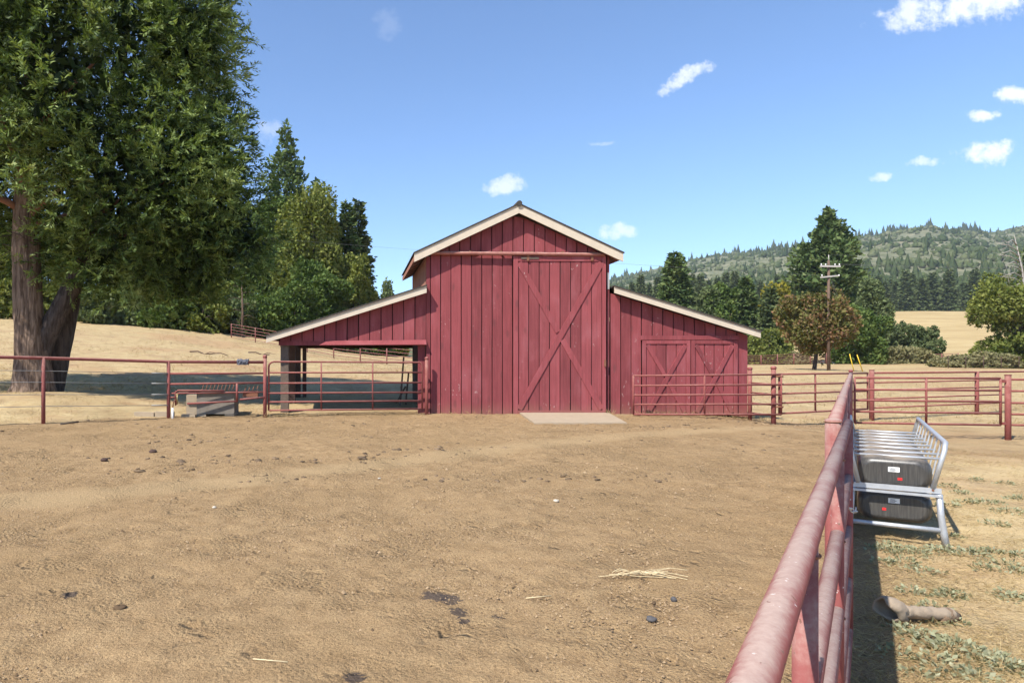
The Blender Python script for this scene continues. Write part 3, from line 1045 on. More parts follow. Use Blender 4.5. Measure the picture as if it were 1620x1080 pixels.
for i, (xa, xb, h) in enumerate(((-5.62, -5.1, 0.1), (-5.08, -4.62, 0.13), (-4.4, -4.05, 0.08))):
    zz_ = zat(xa, 17.4)
    obj('kerb_piece', MB().beam((xa, 17.45 - 0.05 * i, zz_ + h - 0.08), (xb, 17.38 - 0.02 * i, zz_ + h - 0.09), 0.16, 0.16), M['concrete'], kb)
# grey rag lying over the top rail
mb = MB()
rr = random.Random(3)
n_u, n_v = 12, 9
vv, ff = [], []
for i in range(n_u):
    for j in range(n_v):
        a = (j / (n_v - 1) - 0.5) * 4.2
        rad = 0.05 + rr.uniform(0, 0.035)
        vv.append((-2.98 + i * 0.026 + rr.uniform(-.01, .01), 17.225 + math.sin(a) * rad + i * 0.0035, 1.742 + math.cos(a) * rad - (0.04 if abs(a) > 1.8 else 0)))
for i in range(n_u - 1):
    for j in range(n_v - 1):
        ff.append((i * n_v + j, (i + 1) * n_v + j, (i + 1) * n_v + j + 1, i * n_v + j + 1))
mb.add(vv, ff)
rg = obj('rag', mb, M['rag'])
rg.modifiers.new('solid', 'SOLIDIFY').thickness = 0.012
tag(rg, 'crumpled dark grey rag lying over the top rail above the trough', 'rag')


# ------------------------------------------------------------------ the barn
Y0 = 18.2
BACK = 22.4
XL, XR = 1.904, 6.79            # the tall middle bay
XP, ZP, SL = 4.305, 5.64, 0.447  # fascia underside: peak and slope
XLL = -2.02                      # posts of the open left lean-to
XRR = 10.47                      # right lean-to wall
barn = thing('barn', 'weathered red board barn with gabled centre, open left lean-to and closed right lean-to', 'barn', (4.3, 18.2, 0.3))
prng = random.Random(11)


def zroof(x):
    """underside of the main roof at x"""
    return 5.66 - 0.447 * abs(x - XP)


def zleft(x):
    return 3.60 - 0.311 * (XL - x)


def zright(x):
    return 3.58 - 0.307 * (x - XR)


def put_planks(wall, x0, x1, width, zb, zt, yf, mat, th=0.022, gap=0.023, name='plank'):
    nb_ = max(1, round((x1 - x0) / width))
    wd = (x1 - x0) / nb_
    for i in range(nb_):
        a = x0 + i * wd + gap / 2 + prng.uniform(-.002, .002)
        c_ = x0 + (i + 1) * wd - gap / 2 + prng.uniform(-.002, .002)
        jb = prng.uniform(-.012, .012)
        pk_ = MB().plank(a, c_, (lambda x: zb(x) + jb), zt, yf + prng.uniform(-.004, .004), th)
        w0, w1 = prng.uniform(-.004, .004), prng.uniform(-.005, .005)
        pk_.v = [(x + (w0 if q < 6 else -w0), y + (w1 if q in (2, 8) else (-w1 if q in (3, 9) else 0)), z) for q, (x, y, z) in enumerate(pk_.v)]
        obj(name, pk_, mat, wall)


def const(v):
    return lambda x: v


# tall front wall
mb = MB().prism([(XL + .01, 0.1), (XR - .01, 0.1), (XR - .01, zroof(XR) - .03), (XP, zroof(XP) - .03), (XL + .01, zroof(XL) - .03)], Y0 + 0.03, Y0 + 0.07)
fw = obj('front_wall', mb, M['backing'], barn)
put_planks(fw, XL + 0.10, 4.20, 0.288, const(0.27), const(4.60), Y0, M['barn'])
put_planks(fw, XL + 0.03, XR - 0.03, 0.288, const(4.61), zroof, Y0 - 0.006, M['barn'])
put_planks(fw, 6.70, XR - 0.005, 0.2, const(0.27), const(4.60), Y0 + 0.004, M['barn'])
obj('corner_board', MB().plank(XL - .01, XL + 0.09, const(0.27), const(4.55), Y0 - 0.012, 0.035), M['trim'], fw)
obj('weathered_patch', MB().plank(6.715, 6.775, const(3.68), const(4.12), Y0 - 0.012, 0.014), M['arm'], fw)

# the big sliding door
dr = obj('sliding_door', MB().box(4.24, 6.64, Y0 - 0.052, Y0 - 0.012, 0.36, 4.52), M['backing'], barn)
dx0, dx1, dz0, dz1 = 4.20, 6.655, 0.345, 4.55
put_planks(dr, dx0 + 0.13, dx1 - 0.10, 0.288, const(dz0 + 0.1), const(dz1 - 0.11), Y0 - 0.070, M['door'], 0.018, 0.021)
obj('stile', MB().plank(dx0, dx0 + 0.125, const(dz0), const(dz1), Y0 - 0.092, 0.04), M['door'], dr)
obj('stile', MB().plank(dx1 - 0.095, dx1, const(dz0), const(dz1), Y0 - 0.092, 0.04), M['door'], dr)
obj('rail', MB().plank(dx0 + .127, dx1 - .097, const(dz1 - 0.135), const(dz1 - 0.004), Y0 - 0.090, 0.038), M['door'], dr)
obj('rail', MB().plank(dx0 + .127, dx1 - .097, const(dz0), const(dz0 + 0.115), Y0 - 0.090, 0.038), M['door'], dr)


def brace(parent, xa, za, xb, zb_, yf, wd, th, mat, cut=None):
    d = Vector((xb - xa, 0, zb_ - za)).normalized()
    nrm = Vector((-d.z, 0, d.x)) * wd / 2
    poly = [(xa + nrm.x, za + nrm.z), (xa - nrm.x, za - nrm.z), (xb - nrm.x, zb_ - nrm.z), (xb + nrm.x, zb_ + nrm.z)]
    area = sum(poly[i][0] * poly[(i + 1) % 4][1] - poly[(i + 1) % 4][0] * poly[i][1] for i in range(4))
    if area < 0:
        poly = poly[::-1]
    return obj('brace', MB().prism(poly, yf, yf + th), mat, parent)


ix0, ix1, iz0, iz1 = dx0 + .15, dx1 - .12, dz0 + .15, dz1 - .17
cx, cz = (ix0 + ix1) / 2, (iz0 + iz1) / 2
brace(dr, ix0, iz0, ix1, iz1, Y0 - 0.094, 0.15, 0.022, M['door'])
brace(dr, ix0, iz1, cx - 0.06, cz + 0.105, Y0 - 0.0925, 0.145, 0.0215, M['door'])
brace(dr, cx + 0.06, cz - 0.105, ix1, iz0, Y0 - 0.0925, 0.145, 0.0215, M['door'])
obj('weathered_board', MB().plank(4.40, 4.87, const(4.468), const(4.525), Y0 - 0.108, 0.016), M['oldwood'], dr)
obj('latch', MB().box(6.60, 6.645, Y0 - 0.125, Y0 - 0.09, 1.62, 1.80), M['rust'], dr)

# door track
tk = obj('door_track', MB().tube(sag((1.98, Y0 - 0.11, 4.625), (6.62, Y0 - 0.11, 4.585), 24, 0.0, 0.004), 0.047, 12), M['track'], barn)
for i in range(6):
    xk = 2.2 + i * 0.82
    obj('track_bracket', MB().box(xk, xk + 0.05, Y0 - 0.115, Y0 - 0.012, 4.66 - i * .006, 4.70 - i * .006), M['rust'], tk)
for xk in (4.55, 6.25):
    obj('door_hanger', MB().box(xk, xk + 0.06, Y0 - 0.115, Y0 - 0.094, 4.42, 4.60), M['rust'], tk)

# tall bay: side and back walls, roof
sw = obj('side_wall', MB().box(XL, XL + 0.05, Y0 + 0.075, BACK, 0.0, zroof(XL) - 0.02), M['darkwood'], barn)
nbd = 15
for i in range(nbd):
    a = Y0 + 0.08 + i * (BACK - Y0 - 0.08) / nbd
    e = Y0 + 0.08 + (i + 1) * (BACK - Y0 - 0.08) / nbd - 0.012
    jx = prng.uniform(0, .006)
    obj('plank', MB().box(XL - 0.024 - jx, XL - 0.002, a, e, 3.62, zroof(XL) - 0.03), M['ply'], sw)
    obj('plank', MB().box(XL - 0.024 - jx, XL - 0.002, a, e, 0.1, 3.52), M['darkwood'], sw)
obj('side_wall', MB().box(XR - 0.05, XR, Y0 + 0.075, BACK, 0.0, zroof(XR) - 0.02), M['barn'], barn)
obj('back_wall', MB().prism([(XL + .06, 0.0), (XR - .06, 0.0), (XR - .06, zroof(XR) - .03), (XP, zroof(XP) - .03), (XL + .06, zroof(XL) - .03)], BACK - 0.06, BACK), M['barn'], barn)

YF, YB = Y0 - 0.265, BACK + 0.22
XE0, XE1 = 1.552, 7.045


def slab(pts, th):
    """roof slab over two plan edges: pts = [(x, z), (x, z)] from low to high"""
    (xa, za), (xb, zb_) = pts
    v = []
    for y in (YF - 0.03, YB):
        v += [(xa, y, za), (xb, y, zb_), (xb, y, zb_ + th), (xa, y, za + th)]
    return MB().add(v, [(0, 1, 2, 3), (7, 6, 5, 4), (0, 4, 5, 1), (1, 5, 6, 2), (2, 6, 7, 3), (3, 7, 4, 0)])


ro = obj('roof', slab([(XE0 - 0.02, 4.595), (XP, 5.885)], 0.028), M['roof'], barn)
obj('roof', slab([(XE1 + 0.02, 4.595), (XP, 5.885)], 0.028), M['roof'], barn)
obj('ridge_cap', MB().tube([(XP, YF - 0.05, 5.90), (XP, YB + 0.02, 5.90)], 0.075, 10), M['roof'], ro)
zt_ = lambda x: 5.88 - 0.4675 * abs(x - XP)


def fascia(parent, xa, xb, ztop, depth, dcut=None):
    za, zb_ = ztop(xa), ztop(xb)
    poly = [(xa, za - depth), (xb, zb_ - depth), (xb, zb_), (xa, za)]
    return obj('fascia', MB().prism(poly, YF, YF + 0.035), M['fascia'], parent)


fascia(barn, XE0, XP - 0.003, zt_, 0.225)
fascia(barn, XP + 0.003, XE1, zt_, 0.225)
for side, xe in ((-1, XE0), (1, XE1)):
    xi = XL - .03 if side < 0 else XR + .03
    # rough boarding under the eaves
    v = []
    for y in (YF + 0.04, YB):
        v += [(xe + 0.01 * -side, y, zt_(xe) - 0.16), (xi, y, zroof(xi) + 0.02), (xi, y, zroof(xi) + 0.05), (xe + 0.01 * -side, y, zt_(xe) - 0.03)]
    obj('soffit', MB().add(v, [(0, 1, 2, 3), (7, 6, 5, 4), (0, 4, 5, 1), (1, 5, 6, 2), (2, 6, 7, 3), (3, 7, 4, 0)]), M['ply'], barn)
for k in range(7):
    y = Y0 + 0.2 + k * 0.66
    for s_ in (-1, 1):
        xe = XE0 + 0.06 if s_ < 0 else XE1 - 0.06
        obj('rafter', MB().beam((xe, y, zt_(xe) - 0.10), (XP - 0.04 * -s_ * -1, y, zt_(XP) - 0.12), 0.05, 0.13), M['oldwood'], barn)

# left lean-to: open shed on posts
ll = obj('lean_to_front', MB().prism([(XLL - .02, 2.2), (XL - .02, 2.2), (XL - .02, zleft(XL) - .02), (XLL - .02, zleft(XLL) - .02)], Y0 + 0.03, Y0 + 0.06), M['backing'], barn)
put_planks(ll, XLL, XL - 0.01, 0.302, const(2.27), zleft, Y0, M['barn'])
obj('header_board', MB().plank(XLL - 0.02, XL - 0.012, const(2.185), const(2.30), Y0 - 0.03, 0.028), M['trim'], ll)
v = [(-0.75, Y0 - 0.035, 2.305), (XL - 0.02, Y0 - 0.035, 2.335), (XL - 0.02, Y0 - 0.15, 2.21), (-0.95, Y0 - 0.15, 2.195),
     (-0.75, Y0 - 0.035, 2.285), (XL - 0.02, Y0 - 0.035, 2.315), (XL - 0.02, Y0 - 0.145, 2.195), (-0.95, Y0 - 0.145, 2.18)]
obj('drip_board', MB().add(v, [(0, 3, 2, 1), (4, 5, 6, 7), (0, 1, 5, 4), (1, 2, 6, 5), (2, 3, 7, 6), (3, 0, 4, 7)]), M['trim'], ll)
for k, y in enumerate((Y0 + 0.08, 20.3, BACK - 0.15)):
    zz_ = zat(XLL + 0.1, y)
    obj('post', MB().box(XLL + 0.02, XLL + 0.23, y, y + 0.2, zz_ - 0.3, 2.24), M['oldwood'] if k == 0 else M['darkwood'], barn)
obj('post', MB().box(XLL + 0.30, XLL + 0.42, BACK - 0.15, BACK + 0.02, 0.3, 2.3), M['darkwood'], barn)
obj('eave_beam', MB().box(XLL + 0.03, XLL + 0.2, Y0 + 0.3, BACK, 2.245, 2.40), M['darkwood'], barn)
obj('back_beam', MB().box(XLL, XL - 0.03, BACK - 0.1, BACK, 2.2, 2.4), M['darkwood'], barn)
for k in range(6):
    y = Y0 + 0.35 + k * 0.75
    obj('rafter', MB().beam((XLL - 0.2, y, 2.45), (XL - 0.03, y, zleft(XL) + .04), 0.05, 0.11), M['darkwood'], barn)
obj('inner_post', MB().box(XL - 0.22, XL - 0.03, Y0 + 0.09, Y0 + 0.2, 0.1, 2.2), M['trim'], barn)
for k, (xa, za, xb, zb_) in enumerate(((1.32, 0.35, 1.45, 1.9), (1.5, 0.3, 1.62, 1.45), (1.2, 0.4, 1.55, 1.0))):
    st_ = obj('leaning_board', MB().beam((xa, 20.2 + 0.3 * k, za), (xb, 20.4 + 0.3 * k, zb_), 0.05, 0.02, (0, 1, 0)), M['oldwood'])
    tag(st_, ('tall narrow', 'shorter', 'slanting short')[k] + ' weathered board leaning inside the left lean-to', 'board')

zfl = lambda x: 3.745 - 0.311 * (1.90 - x)
obj('roof', slab([(-2.37, 2.405), (1.89, 3.742)], 0.035), M['roof'], barn)
fascia(barn, -2.34, 1.875, zfl, 0.175)
zfr = lambda x: 3.725 - 0.307 * (x - 6.80)
obj('roof', slab([(10.68, zfr(10.68) - .005), (6.80, 3.725)], 0.03), M['roof'], barn)
fascia(barn, 6.815, 10.655, zfr, 0.165)

# right lean-to with its pair of doors
DX0, DXM, DX1, DZT = 7.64, 8.925, 10.17, 2.33
rw = obj('lean_to_wall', MB().prism([(XR + .01, 0.1), (XRR - .03, 0.1), (XRR - .03, zright(XRR) - .03), (XR + .01, zright(XR) - .03)], Y0 + 0.03, Y0 + 0.06), M['backing'], barn)
put_planks(rw, XR + 0.012, DX0 - 0.005, 0.288, const(0.28), zright, Y0 + 0.002, M['barn'])
put_planks(rw, DX0, DX1, 0.288, const(DZT + 0.10), zright, Y0 + 0.002, M['barn'])
put_planks(rw, DX1 + 0.005, XRR, 0.20, const(0.28), zright, Y0 + 0.002, M['barn'])
obj('header_board', MB().plank(DX0 - 0.04, DX1 + 0.06, const(DZT), const(DZT + 0.115), Y0 - 0.05, 0.045), M['trim'], rw)
for (a, e) in ((DX0, DXM - 0.012), (DXM + 0.012, DX1)):
    d2 = obj('small_door', MB().box(a + .01, e - .01, Y0 - 0.012, Y0 + 0.022, 0.33, DZT - 0.02), M['backing'], barn)
    put_planks(d2, a + 0.10, e - 0.10, 0.27, const(0.34), const(DZT - 0.10), Y0 - 0.032, M['door'], 0.018, 0.019)
    obj('stile', MB().plank(a, a + 0.10, const(0.31), const(DZT - 0.012), Y0 - 0.055, 0.04), M['door'], d2)
    obj('stile', MB().plank(e - 0.10, e, const(0.31), const(DZT - 0.012), Y0 - 0.055, 0.04), M['door'], d2)
    obj('rail', MB().plank(a + .102, e - .102, const(DZT - 0.105), const(DZT - 0.014), Y0 - 0.053, 0.036), M['door'], d2)
    brace(d2, a + .15, 0.40, e - .13, DZT - 0.14, Y0 - 0.058, 0.11, 0.024, M['door'])
    mx_, mz_ = (a + e) / 2 + 0.01, (0.40 + DZT - 0.14) / 2
    brace(d2, a + .13, DZT - 0.14, mx_ - .05, mz_ + .09, Y0 - 0.0565, 0.10, 0.0235, M['door'])
    brace(d2, mx_ + .05, mz_ - .09, e - .15, 0.40, Y0 - 0.0565, 0.10, 0.0235, M['door'])
obj('side_wall', MB().prism([(XRR - .05, 0.0), (XRR - .01, 0.0), (XRR - .01, zright(XRR) - .02), (XRR - .05, zright(XRR) - .02)], Y0 + 0.03, BACK), M['barn'], barn)
obj('back_wall', MB().prism([(XR + .01, 0.0), (XRR - .06, 0.0), (XRR - .06, zright(XRR) - .03), (XR + .01, zright(XR) - .03)], BACK - 0.06, BACK), M['barn'], barn)

# concrete apron before the big door
mb = MB()
zc = [zat(4.3, 18.0) + 0.045, zat(6.7, 18.0) + 0.045, zat(6.3, 15.9) + 0.02, zat(4.1, 15.9) + 0.02]
top = [(4.36, 18.1, zc[0]), (6.72, 18.1, zc[1]), (6.27, 15.75, zc[2]), (4.12, 15.7, zc[3])]
mb.add(top + [(x, y, z - 0.25) for x, y, z in top], [(3, 2, 1, 0), (4, 5, 6, 7), (0, 1, 5, 4), (1, 2, 6, 5), (2, 3, 7, 6), (3, 0, 4, 7)])
tag(obj('concrete_apron', mb, M['concrete']), 'pale flat concrete apron on the ground before the big sliding door', 'concrete slab')


# ------------------------------------------------------------------ the feeder standing along the near fence
U2, V2 = Vector((FD[0], FD[1], 0)), Vector((FR[0], FR[1], 0))
F0 = Vector((5.24, 6.10, 0)) - V2 * 0.66        # near-left foot on the ground
zg = zat(5.2, 6.4)


def fp(u, v, z):
    q = F0 + U2 * u + V2 * v
    return Vector((q.x, q.y, zg + z))


fd = thing('hay_feeder', 'long galvanised hay feeder frame with dusty grey plastic tubs beside the near fence', 'feeder', fp(0, 0, 0))
LEN = 3.45


def rrect(wd, hh, r, n=5):
    pts = []
    for cx_, cy_, a0 in ((wd - r, r, -90), (wd - r, hh - r, 0), (r, hh - r, 90), (r, r, 180)):
        for i in range(n + 1):
            a = R(a0 + 90 * i / n)
            pts.append((cx_ + r * math.cos(a), cy_ + r * math.sin(a)))
    return pts


def tub(u0, u1, zb_, zt2, v0, v1):
    """closed rounded poly tub lying in the frame, its ends drawn in and rounded"""
    mb = MB()
    mb.smooth = True
    sec = []
    for (du, ins) in ((0.0, 0.055), (0.015, 0.025), (0.05, 0.005), (0.12, 0.0)):
        sec.append((u0 + du, ins))
    for (du, ins) in ((0.12, 0.0), (0.05, 0.005), (0.015, 0.025), (0.0, 0.055)):
        sec.append((u1 - du, ins))
    vv, ff = [], []
    npt = 0
    for (u, ins) in sec:
        pr = rrect((v1 - v0) - 2 * ins, (zt2 - zb_) - 2 * ins, 0.115 - ins * 0.6, 6)
        npt = len(pr)
        for (a, c_) in pr:
            x = v0 + ins + a
            z = zb_ + ins + c_
            # shallow hump and dip across the top
            wgt = max(0.0, (c_ / (zt2 - zb_) - 0.3) / 0.7) ** 2 * math.sin(math.pi * (u - u0) / (u1 - u0))
            z += wgt * 0.02 * math.sin((x - v0) / (v1 - v0) * 2 * math.pi)
            vv.append(fp(u, x, z))
    for i in range(len(sec) - 1):
        for k in range(npt):
            k2 = (k + 1) % npt
            ff.append((i * npt + k, i * npt + k2, (i + 1) * npt + k2, (i + 1) * npt + k))
    ff.append(tuple(range(npt))[::-1])
    ff.append(tuple((len(sec) - 1) * npt + k for k in range(npt)))
    mb.add(vv, ff)
    return mb


tubs = []
for i in range(4):
    tubs.append(obj('tub', tub(0.10 + i * 0.82, 0.10 + i * 0.82 + 0.81, 0.462, 0.765, 0.05, 0.61), M['tub'], fd))
lowt = obj('tub', tub(0.06, LEN - 0.1, 0.165, 0.455, 0.05, 0.61), M['tub'], fd)


def flat(parent, name, u, v0, v1, z0, z1, mat):
    v = [fp(u, v0, z0), fp(u, v1, z0), fp(u, v1, z1), fp(u, v0, z1), fp(u + 0.003, v0, z0), fp(u + 0.003, v1, z0), fp(u + 0.003, v1, z1), fp(u + 0.003, v0, z1)]
    return obj(name, MB().add(v, [(0, 1, 2, 3), (7, 6, 5, 4), (1, 0, 4, 5), (2, 1, 5, 6), (3, 2, 6, 7), (0, 3, 7, 4)]), mat, parent)


for tb, u, z in ((tubs[0], 0.097, 0.63), (lowt, 0.057, 0.345)):
    flat(tb, 'sticker', u, 0.285, 0.37, z, z + 0.045, M['label'])
    for k in range(3):
        flat(tb, 'printed_line', u - 0.0025, 0.295 + 0.003 * k, 0.335 + 0.011 * (k % 2), z + 0.009 + 0.011 * k, z + 0.013 + 0.011 * k, M['print'])
    flat(tb, 'red_sticker', u, 0.355 if tb is tubs[0] else 0.24, 0.39 if tb is tubs[0] else 0.27, z - 0.075, z - 0.05, M['redlabel'])

# angle bars across the near end, tubes below
for u in (0.0, LEN):
    for z, th in ((0.50, 0.045), (0.455, 0.02)):
        p0, p1 = fp(u, 0.0, z), fp(u, 0.66, z)
        obj('angle_bar', MB().beam(p0, p1, 0.02 if th > 0.03 else 0.06, th), M['steel'], fd)
    obj('lower_tube', MB().tube([fp(u, 0.02, 0.15), fp(u, 0.66, 0.15)], 0.022, 10), M['steel'], fd)
    obj('bolt', MB().tube([fp(u - 0.016, 0.60, 0.505), fp(u - 0.005, 0.60, 0.505)], 0.010, 6), M['rust'], fd)
for v in (0.02, 0.645):
    obj('side_tube', MB().tube([fp(-0.02, v, 0.45), fp(LEN + 0.02, v, 0.45)], 0.019, 10), M['steel'], fd)
# legs flare outward at the foot
for u in (0.0, LEN * 0.5, LEN):
    obj('leg', MB().tube([fp(u, 0.645, 0.47), fp(u, 0.655, 0.28), fp(u, 0.675, 0.12), fp(u, 0.70, -0.03)], [0.024, 0.026, 0.028, 0.026], 8), M['steel'], fd)
    obj('leg', MB().tube([fp(u, 0.015, 0.47), fp(u, 0.005, 0.28), fp(u, -0.01, 0.12), fp(u, -0.03, -0.03)], [0.024, 0.026, 0.028, 0.026], 8), M['steel'], fd)
# V shaped hay rack: sides lean outward to a top rail, bars across
for sgn in (0, 1):
    vb_, vt = (0.60, 0.69) if sgn else (0.06, -0.02)
    zt3 = 0.93
    pts = [fp(0.0, vb_, 0.52), fp(0.0, vt - (0.012 if sgn else -0.012), zt3 - 0.07), fp(0.05, vt, zt3), fp(LEN * 0.5, vt, zt3), fp(LEN - 0.05, vt, zt3), fp(LEN, vt - (0.012 if sgn else -0.012), zt3 - 0.07), fp(LEN, vb_, 0.52)]
    obj('top_rail', MB().tube(pts, 0.021, 10), M['steel'], fd)
    for k in range(1, 9):
        u = LEN * k / 9
        if sgn == 0 and k % 2:
            continue
        obj('slat', MB().beam(fp(u, vb_, 0.50), fp(u, vt, zt3), 0.034, 0.012, V2), M['steel'], fd)
for k in range(8):
    u = 0.22 + k * (LEN - 0.35) / 7.5
    obj('cross_bar', MB().tube([fp(u, 0.03, 0.765), fp(u, 0.695, 0.765)], 0.0125, 8), M['steel'], fd)

# ------------------------------------------------------------------ broken post lying by the fence
lx, ly = gxy(1455, 985)
zl = zat(lx, ly)
lg = thing('broken_post', 'dusty old wooden post stub with a flared hollow end lying beside the near fence', 'post stub', (lx, ly, zl))
pts, rad = [], []
for i, k in enumerate(np.linspace(0, 1, 16)):
    pts.append((lx - 0.12 + 0.36 * k, ly - 0.01 + 0.03 * k + 0.004 * math.sin(i), zl + 0.080 - 0.035 * k))
    rad.append((0.040 + 0.004 * math.sin(i * 2.3)) * (1 if i < 15 else 0.75))
lr = random.Random(4)


def roughen(mb_, amt):
    mb_.v = [(a + lr.uniform(-amt, amt), b_ + lr.uniform(-amt, amt), c_ + lr.uniform(-amt, amt)) for a, b_, c_ in mb_.v]
    return mb_


obj('stub', roughen(MB().tube(pts, rad, 16), 0.0035), M['log'], lg)
obj('crust', roughen(MB().tube([(lx + 0.13, ly + 0.012, zl + 0.05), (lx + 0.19, ly + 0.018, zl + 0.042), (lx + 0.27, ly + 0.028, zl + 0.03)], [0.044, 0.05, 0.03], 12), 0.008), M['clodbrown'], lg)
# the flared end: a lumpy open cup, its lip broken away low on one side
vv, ff = [], []
seg = 24
prof = [(-0.01, 0.040), (-0.035, 0.058), (-0.065, 0.073), (-0.10, 0.082), (-0.135, 0.083), (-0.16, 0.075), (-0.158, 0.062), (-0.12, 0.066), (-0.06, 0.045)]
for i, (a, r_) in enumerate(prof):
    for k in range(seg):
        th = 2 * math.pi * k / seg
        j = 1 + 0.08 * math.sin(3 * th + i * 0.3) + 0.03 * math.sin(7 * th)
        lip = 0.055 * max(0.0, math.sin(th - 2.6)) if i >= 3 else 0.0
        vv.append((lx - 0.085 + a + lip + 0.012 * math.sin(2 * th), ly + r_ * j * math.cos(th), zl + 0.085 + r_ * j * math.sin(th) + 0.25 * a * -0.3))
for i in range(len(prof) - 1):
    for k in range(seg):
        k2 = (k + 1) % seg
        ff.append((i * seg + k, i * seg + k2, (i + 1) * seg + k2, (i + 1) * seg + k))
mb = MB().add(vv, ff)
mb.smooth = True
obj('flared_end', roughen(mb, 0.0025), M['log'], lg)

# ------------------------------------------------------------------ foliage helpers


def unit(v):
    return v / np.maximum(np.linalg.norm(v, axis=-1, keepdims=True), 1e-9)


def leaf_quads(P, D, L, W, tint):
    """pointed leaf-shaped faces from P along D"""
    n = len(P)
    D = unit(D)
    Rr = unit(rng.normal(size=(n, 3)))
    B = unit(np.cross(D, Rr))
    L = np.asarray(L)[:, None] if hasattr(L, '__len__') else L
    W = np.asarray(W)[:, None] if hasattr(W, '__len__') else W
    V = np.stack([P, P + D * L * 0.55 + B * W * 0.5, P + D * L, P + D * L * 0.55 - B * W * 0.5], 1).reshape(-1, 3)
    F = np.arange(4 * n).reshape(n, 4)
    return V, F, tint


def crown_blobs(blobs, n, leaf, up=0.25, inner=0.25, gap=0.47, aspect=0.62, seed=1, fq=1.0, droop=0.0):
    """leaves through the outer shell of several overlapping lobes; clumpy, with holes"""
    B = np.array(blobs, dtype=float)
    area = (B[:, 3] * B[:, 4] + B[:, 4] * B[:, 5] + B[:, 3] * B[:, 5])
    pick = rng.choice(len(B), size=int(n * 1.9), p=area / area.sum())
    d = unit(rng.normal(size=(len(pick), 3)))
    r = np.where(rng.uniform(size=len(pick)) < inner, rng.uniform(0.45, 0.9, len(pick)), rng.uniform(0.86, 1.06, len(pick)))
    b_ = B[pick]
    # lumpy radius
    lum = fbm(d[:, 0] * 2.6 * fq + pick * 3.1 + d[:, 2] * 1.7, d[:, 1] * 2.6 * fq + d[:, 2] * 2.9 * fq + pick, 3, seed)
    r = r * (0.62 + 0.78 * lum)
    P = b_[:, :3] + d * b_[:, 3:6] * r[:, None]
    hole = fbm(P[:, 0] * 0.9 * fq + P[:, 2] * 0.8 * fq, P[:, 1] * 0.9 * fq + P[:, 2] * 0.6 * fq, 3, seed + 9)
    # not buried deep inside another lobe
    deep = np.zeros(len(P), dtype=bool)
    for q in B:
        deep |= (((P - q[:3]) / q[3:6]) ** 2).sum(1) < 0.30
    keep = (hole > gap - 0.10) & (~deep)
    P, d, hole = P[keep][:n], d[keep][:n], hole[keep][:n]
    D = unit(d + rng.normal(size=P.shape) * 0.8 + np.array([0, 0, up - droop]))
    L = leaf * rng.uniform(0.6, 1.35, len(P))
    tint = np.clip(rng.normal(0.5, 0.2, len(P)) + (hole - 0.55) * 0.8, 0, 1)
    return leaf_quads(P - D * (L * 0.5)[:, None], D, L, L * aspect, tint)


def limb_tubes(mb, base, tips, r0, seg=7, bend=0.15):
    for tp in tips:
        a, b_ = Vector(base), Vector(tp)
        pts, rad = [], []
        off = Vector((random.uniform(-1, 1), random.uniform(-1, 1), random.uniform(0, .6))) * (b_ - a).length * bend
        for i in range(6):
            k = i / 5
            pts.append(a.lerp(b_, k) + off * 4 * k * (1 - k) * 0.5)
            rad.append(r0 * (1 - 0.78 * k))
        mb.tube(pts, rad, seg)


def round_tree_mesh(h, wd, n, leaf, seed, base=0.12, lobes=11, gap=0.47, tall=1.0):
    """meshes (crown, wood) of a broad crowned tree of height h and width wd, base at the origin"""
    rs = np.random.default_rng(seed)
    zc0 = h * (base + (1 - base) * 0.5)
    blobs = [(0, 0, zc0, wd * 0.33, wd * 0.33, h * (1 - base) * 0.40)]
    for i in range(lobes):
        a = 2.4 * i + rs.uniform(0, 0.8)
        t_ = rs.uniform(-0.85, 0.95)
        rr_ = math.sqrt(max(0.05, 1 - t_ * t_))
        s = rs.uniform(0.13, 0.27)
        blobs.append((math.cos(a) * rr_ * wd * (0.5 - s * 0.65) * rs.uniform(0.8, 1.12), math.sin(a) * rr_ * wd * (0.5 - s * 0.65), zc0 + t_ * h * (1 - base) * (0.5 - s * 0.6), wd * s, wd * s, h * (1 - base) * s * 0.85))
    if base < 0.05:
        for i in range(8):
            a = 0.785 * i + rs.uniform(0, 0.5)
            q_ = rs.uniform(0.26, 0.40)
            blobs.append((math.cos(a) * wd * q_, math.sin(a) * wd * q_, h * rs.uniform(0.08, 0.2), wd * 0.2, wd * 0.2, h * rs.uniform(0.14, 0.22)))
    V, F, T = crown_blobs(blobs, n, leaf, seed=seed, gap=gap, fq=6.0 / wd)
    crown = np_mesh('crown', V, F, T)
    mb = MB()
    r0 = max(0.09, wd * 0.028)
    lean = rs.uniform(-0.06, 0.06) * h
    zt2 = h * (base + 0.28)
    mb.tube([(0, 0, -0.5), (0, 0, 0), (lean * 0.4, 0, zt2 * 0.5), (lean, lean * 0.5, zt2)], [r0 * 1.5, r0 * 1.2, r0, r0 * 0.8], 9)
    limb_tubes(mb, (lean, lean * 0.5, zt2 * 0.97), [b_[:3] for b_ in blobs[1:9]], r0 * 0.5)
    return crown, mb


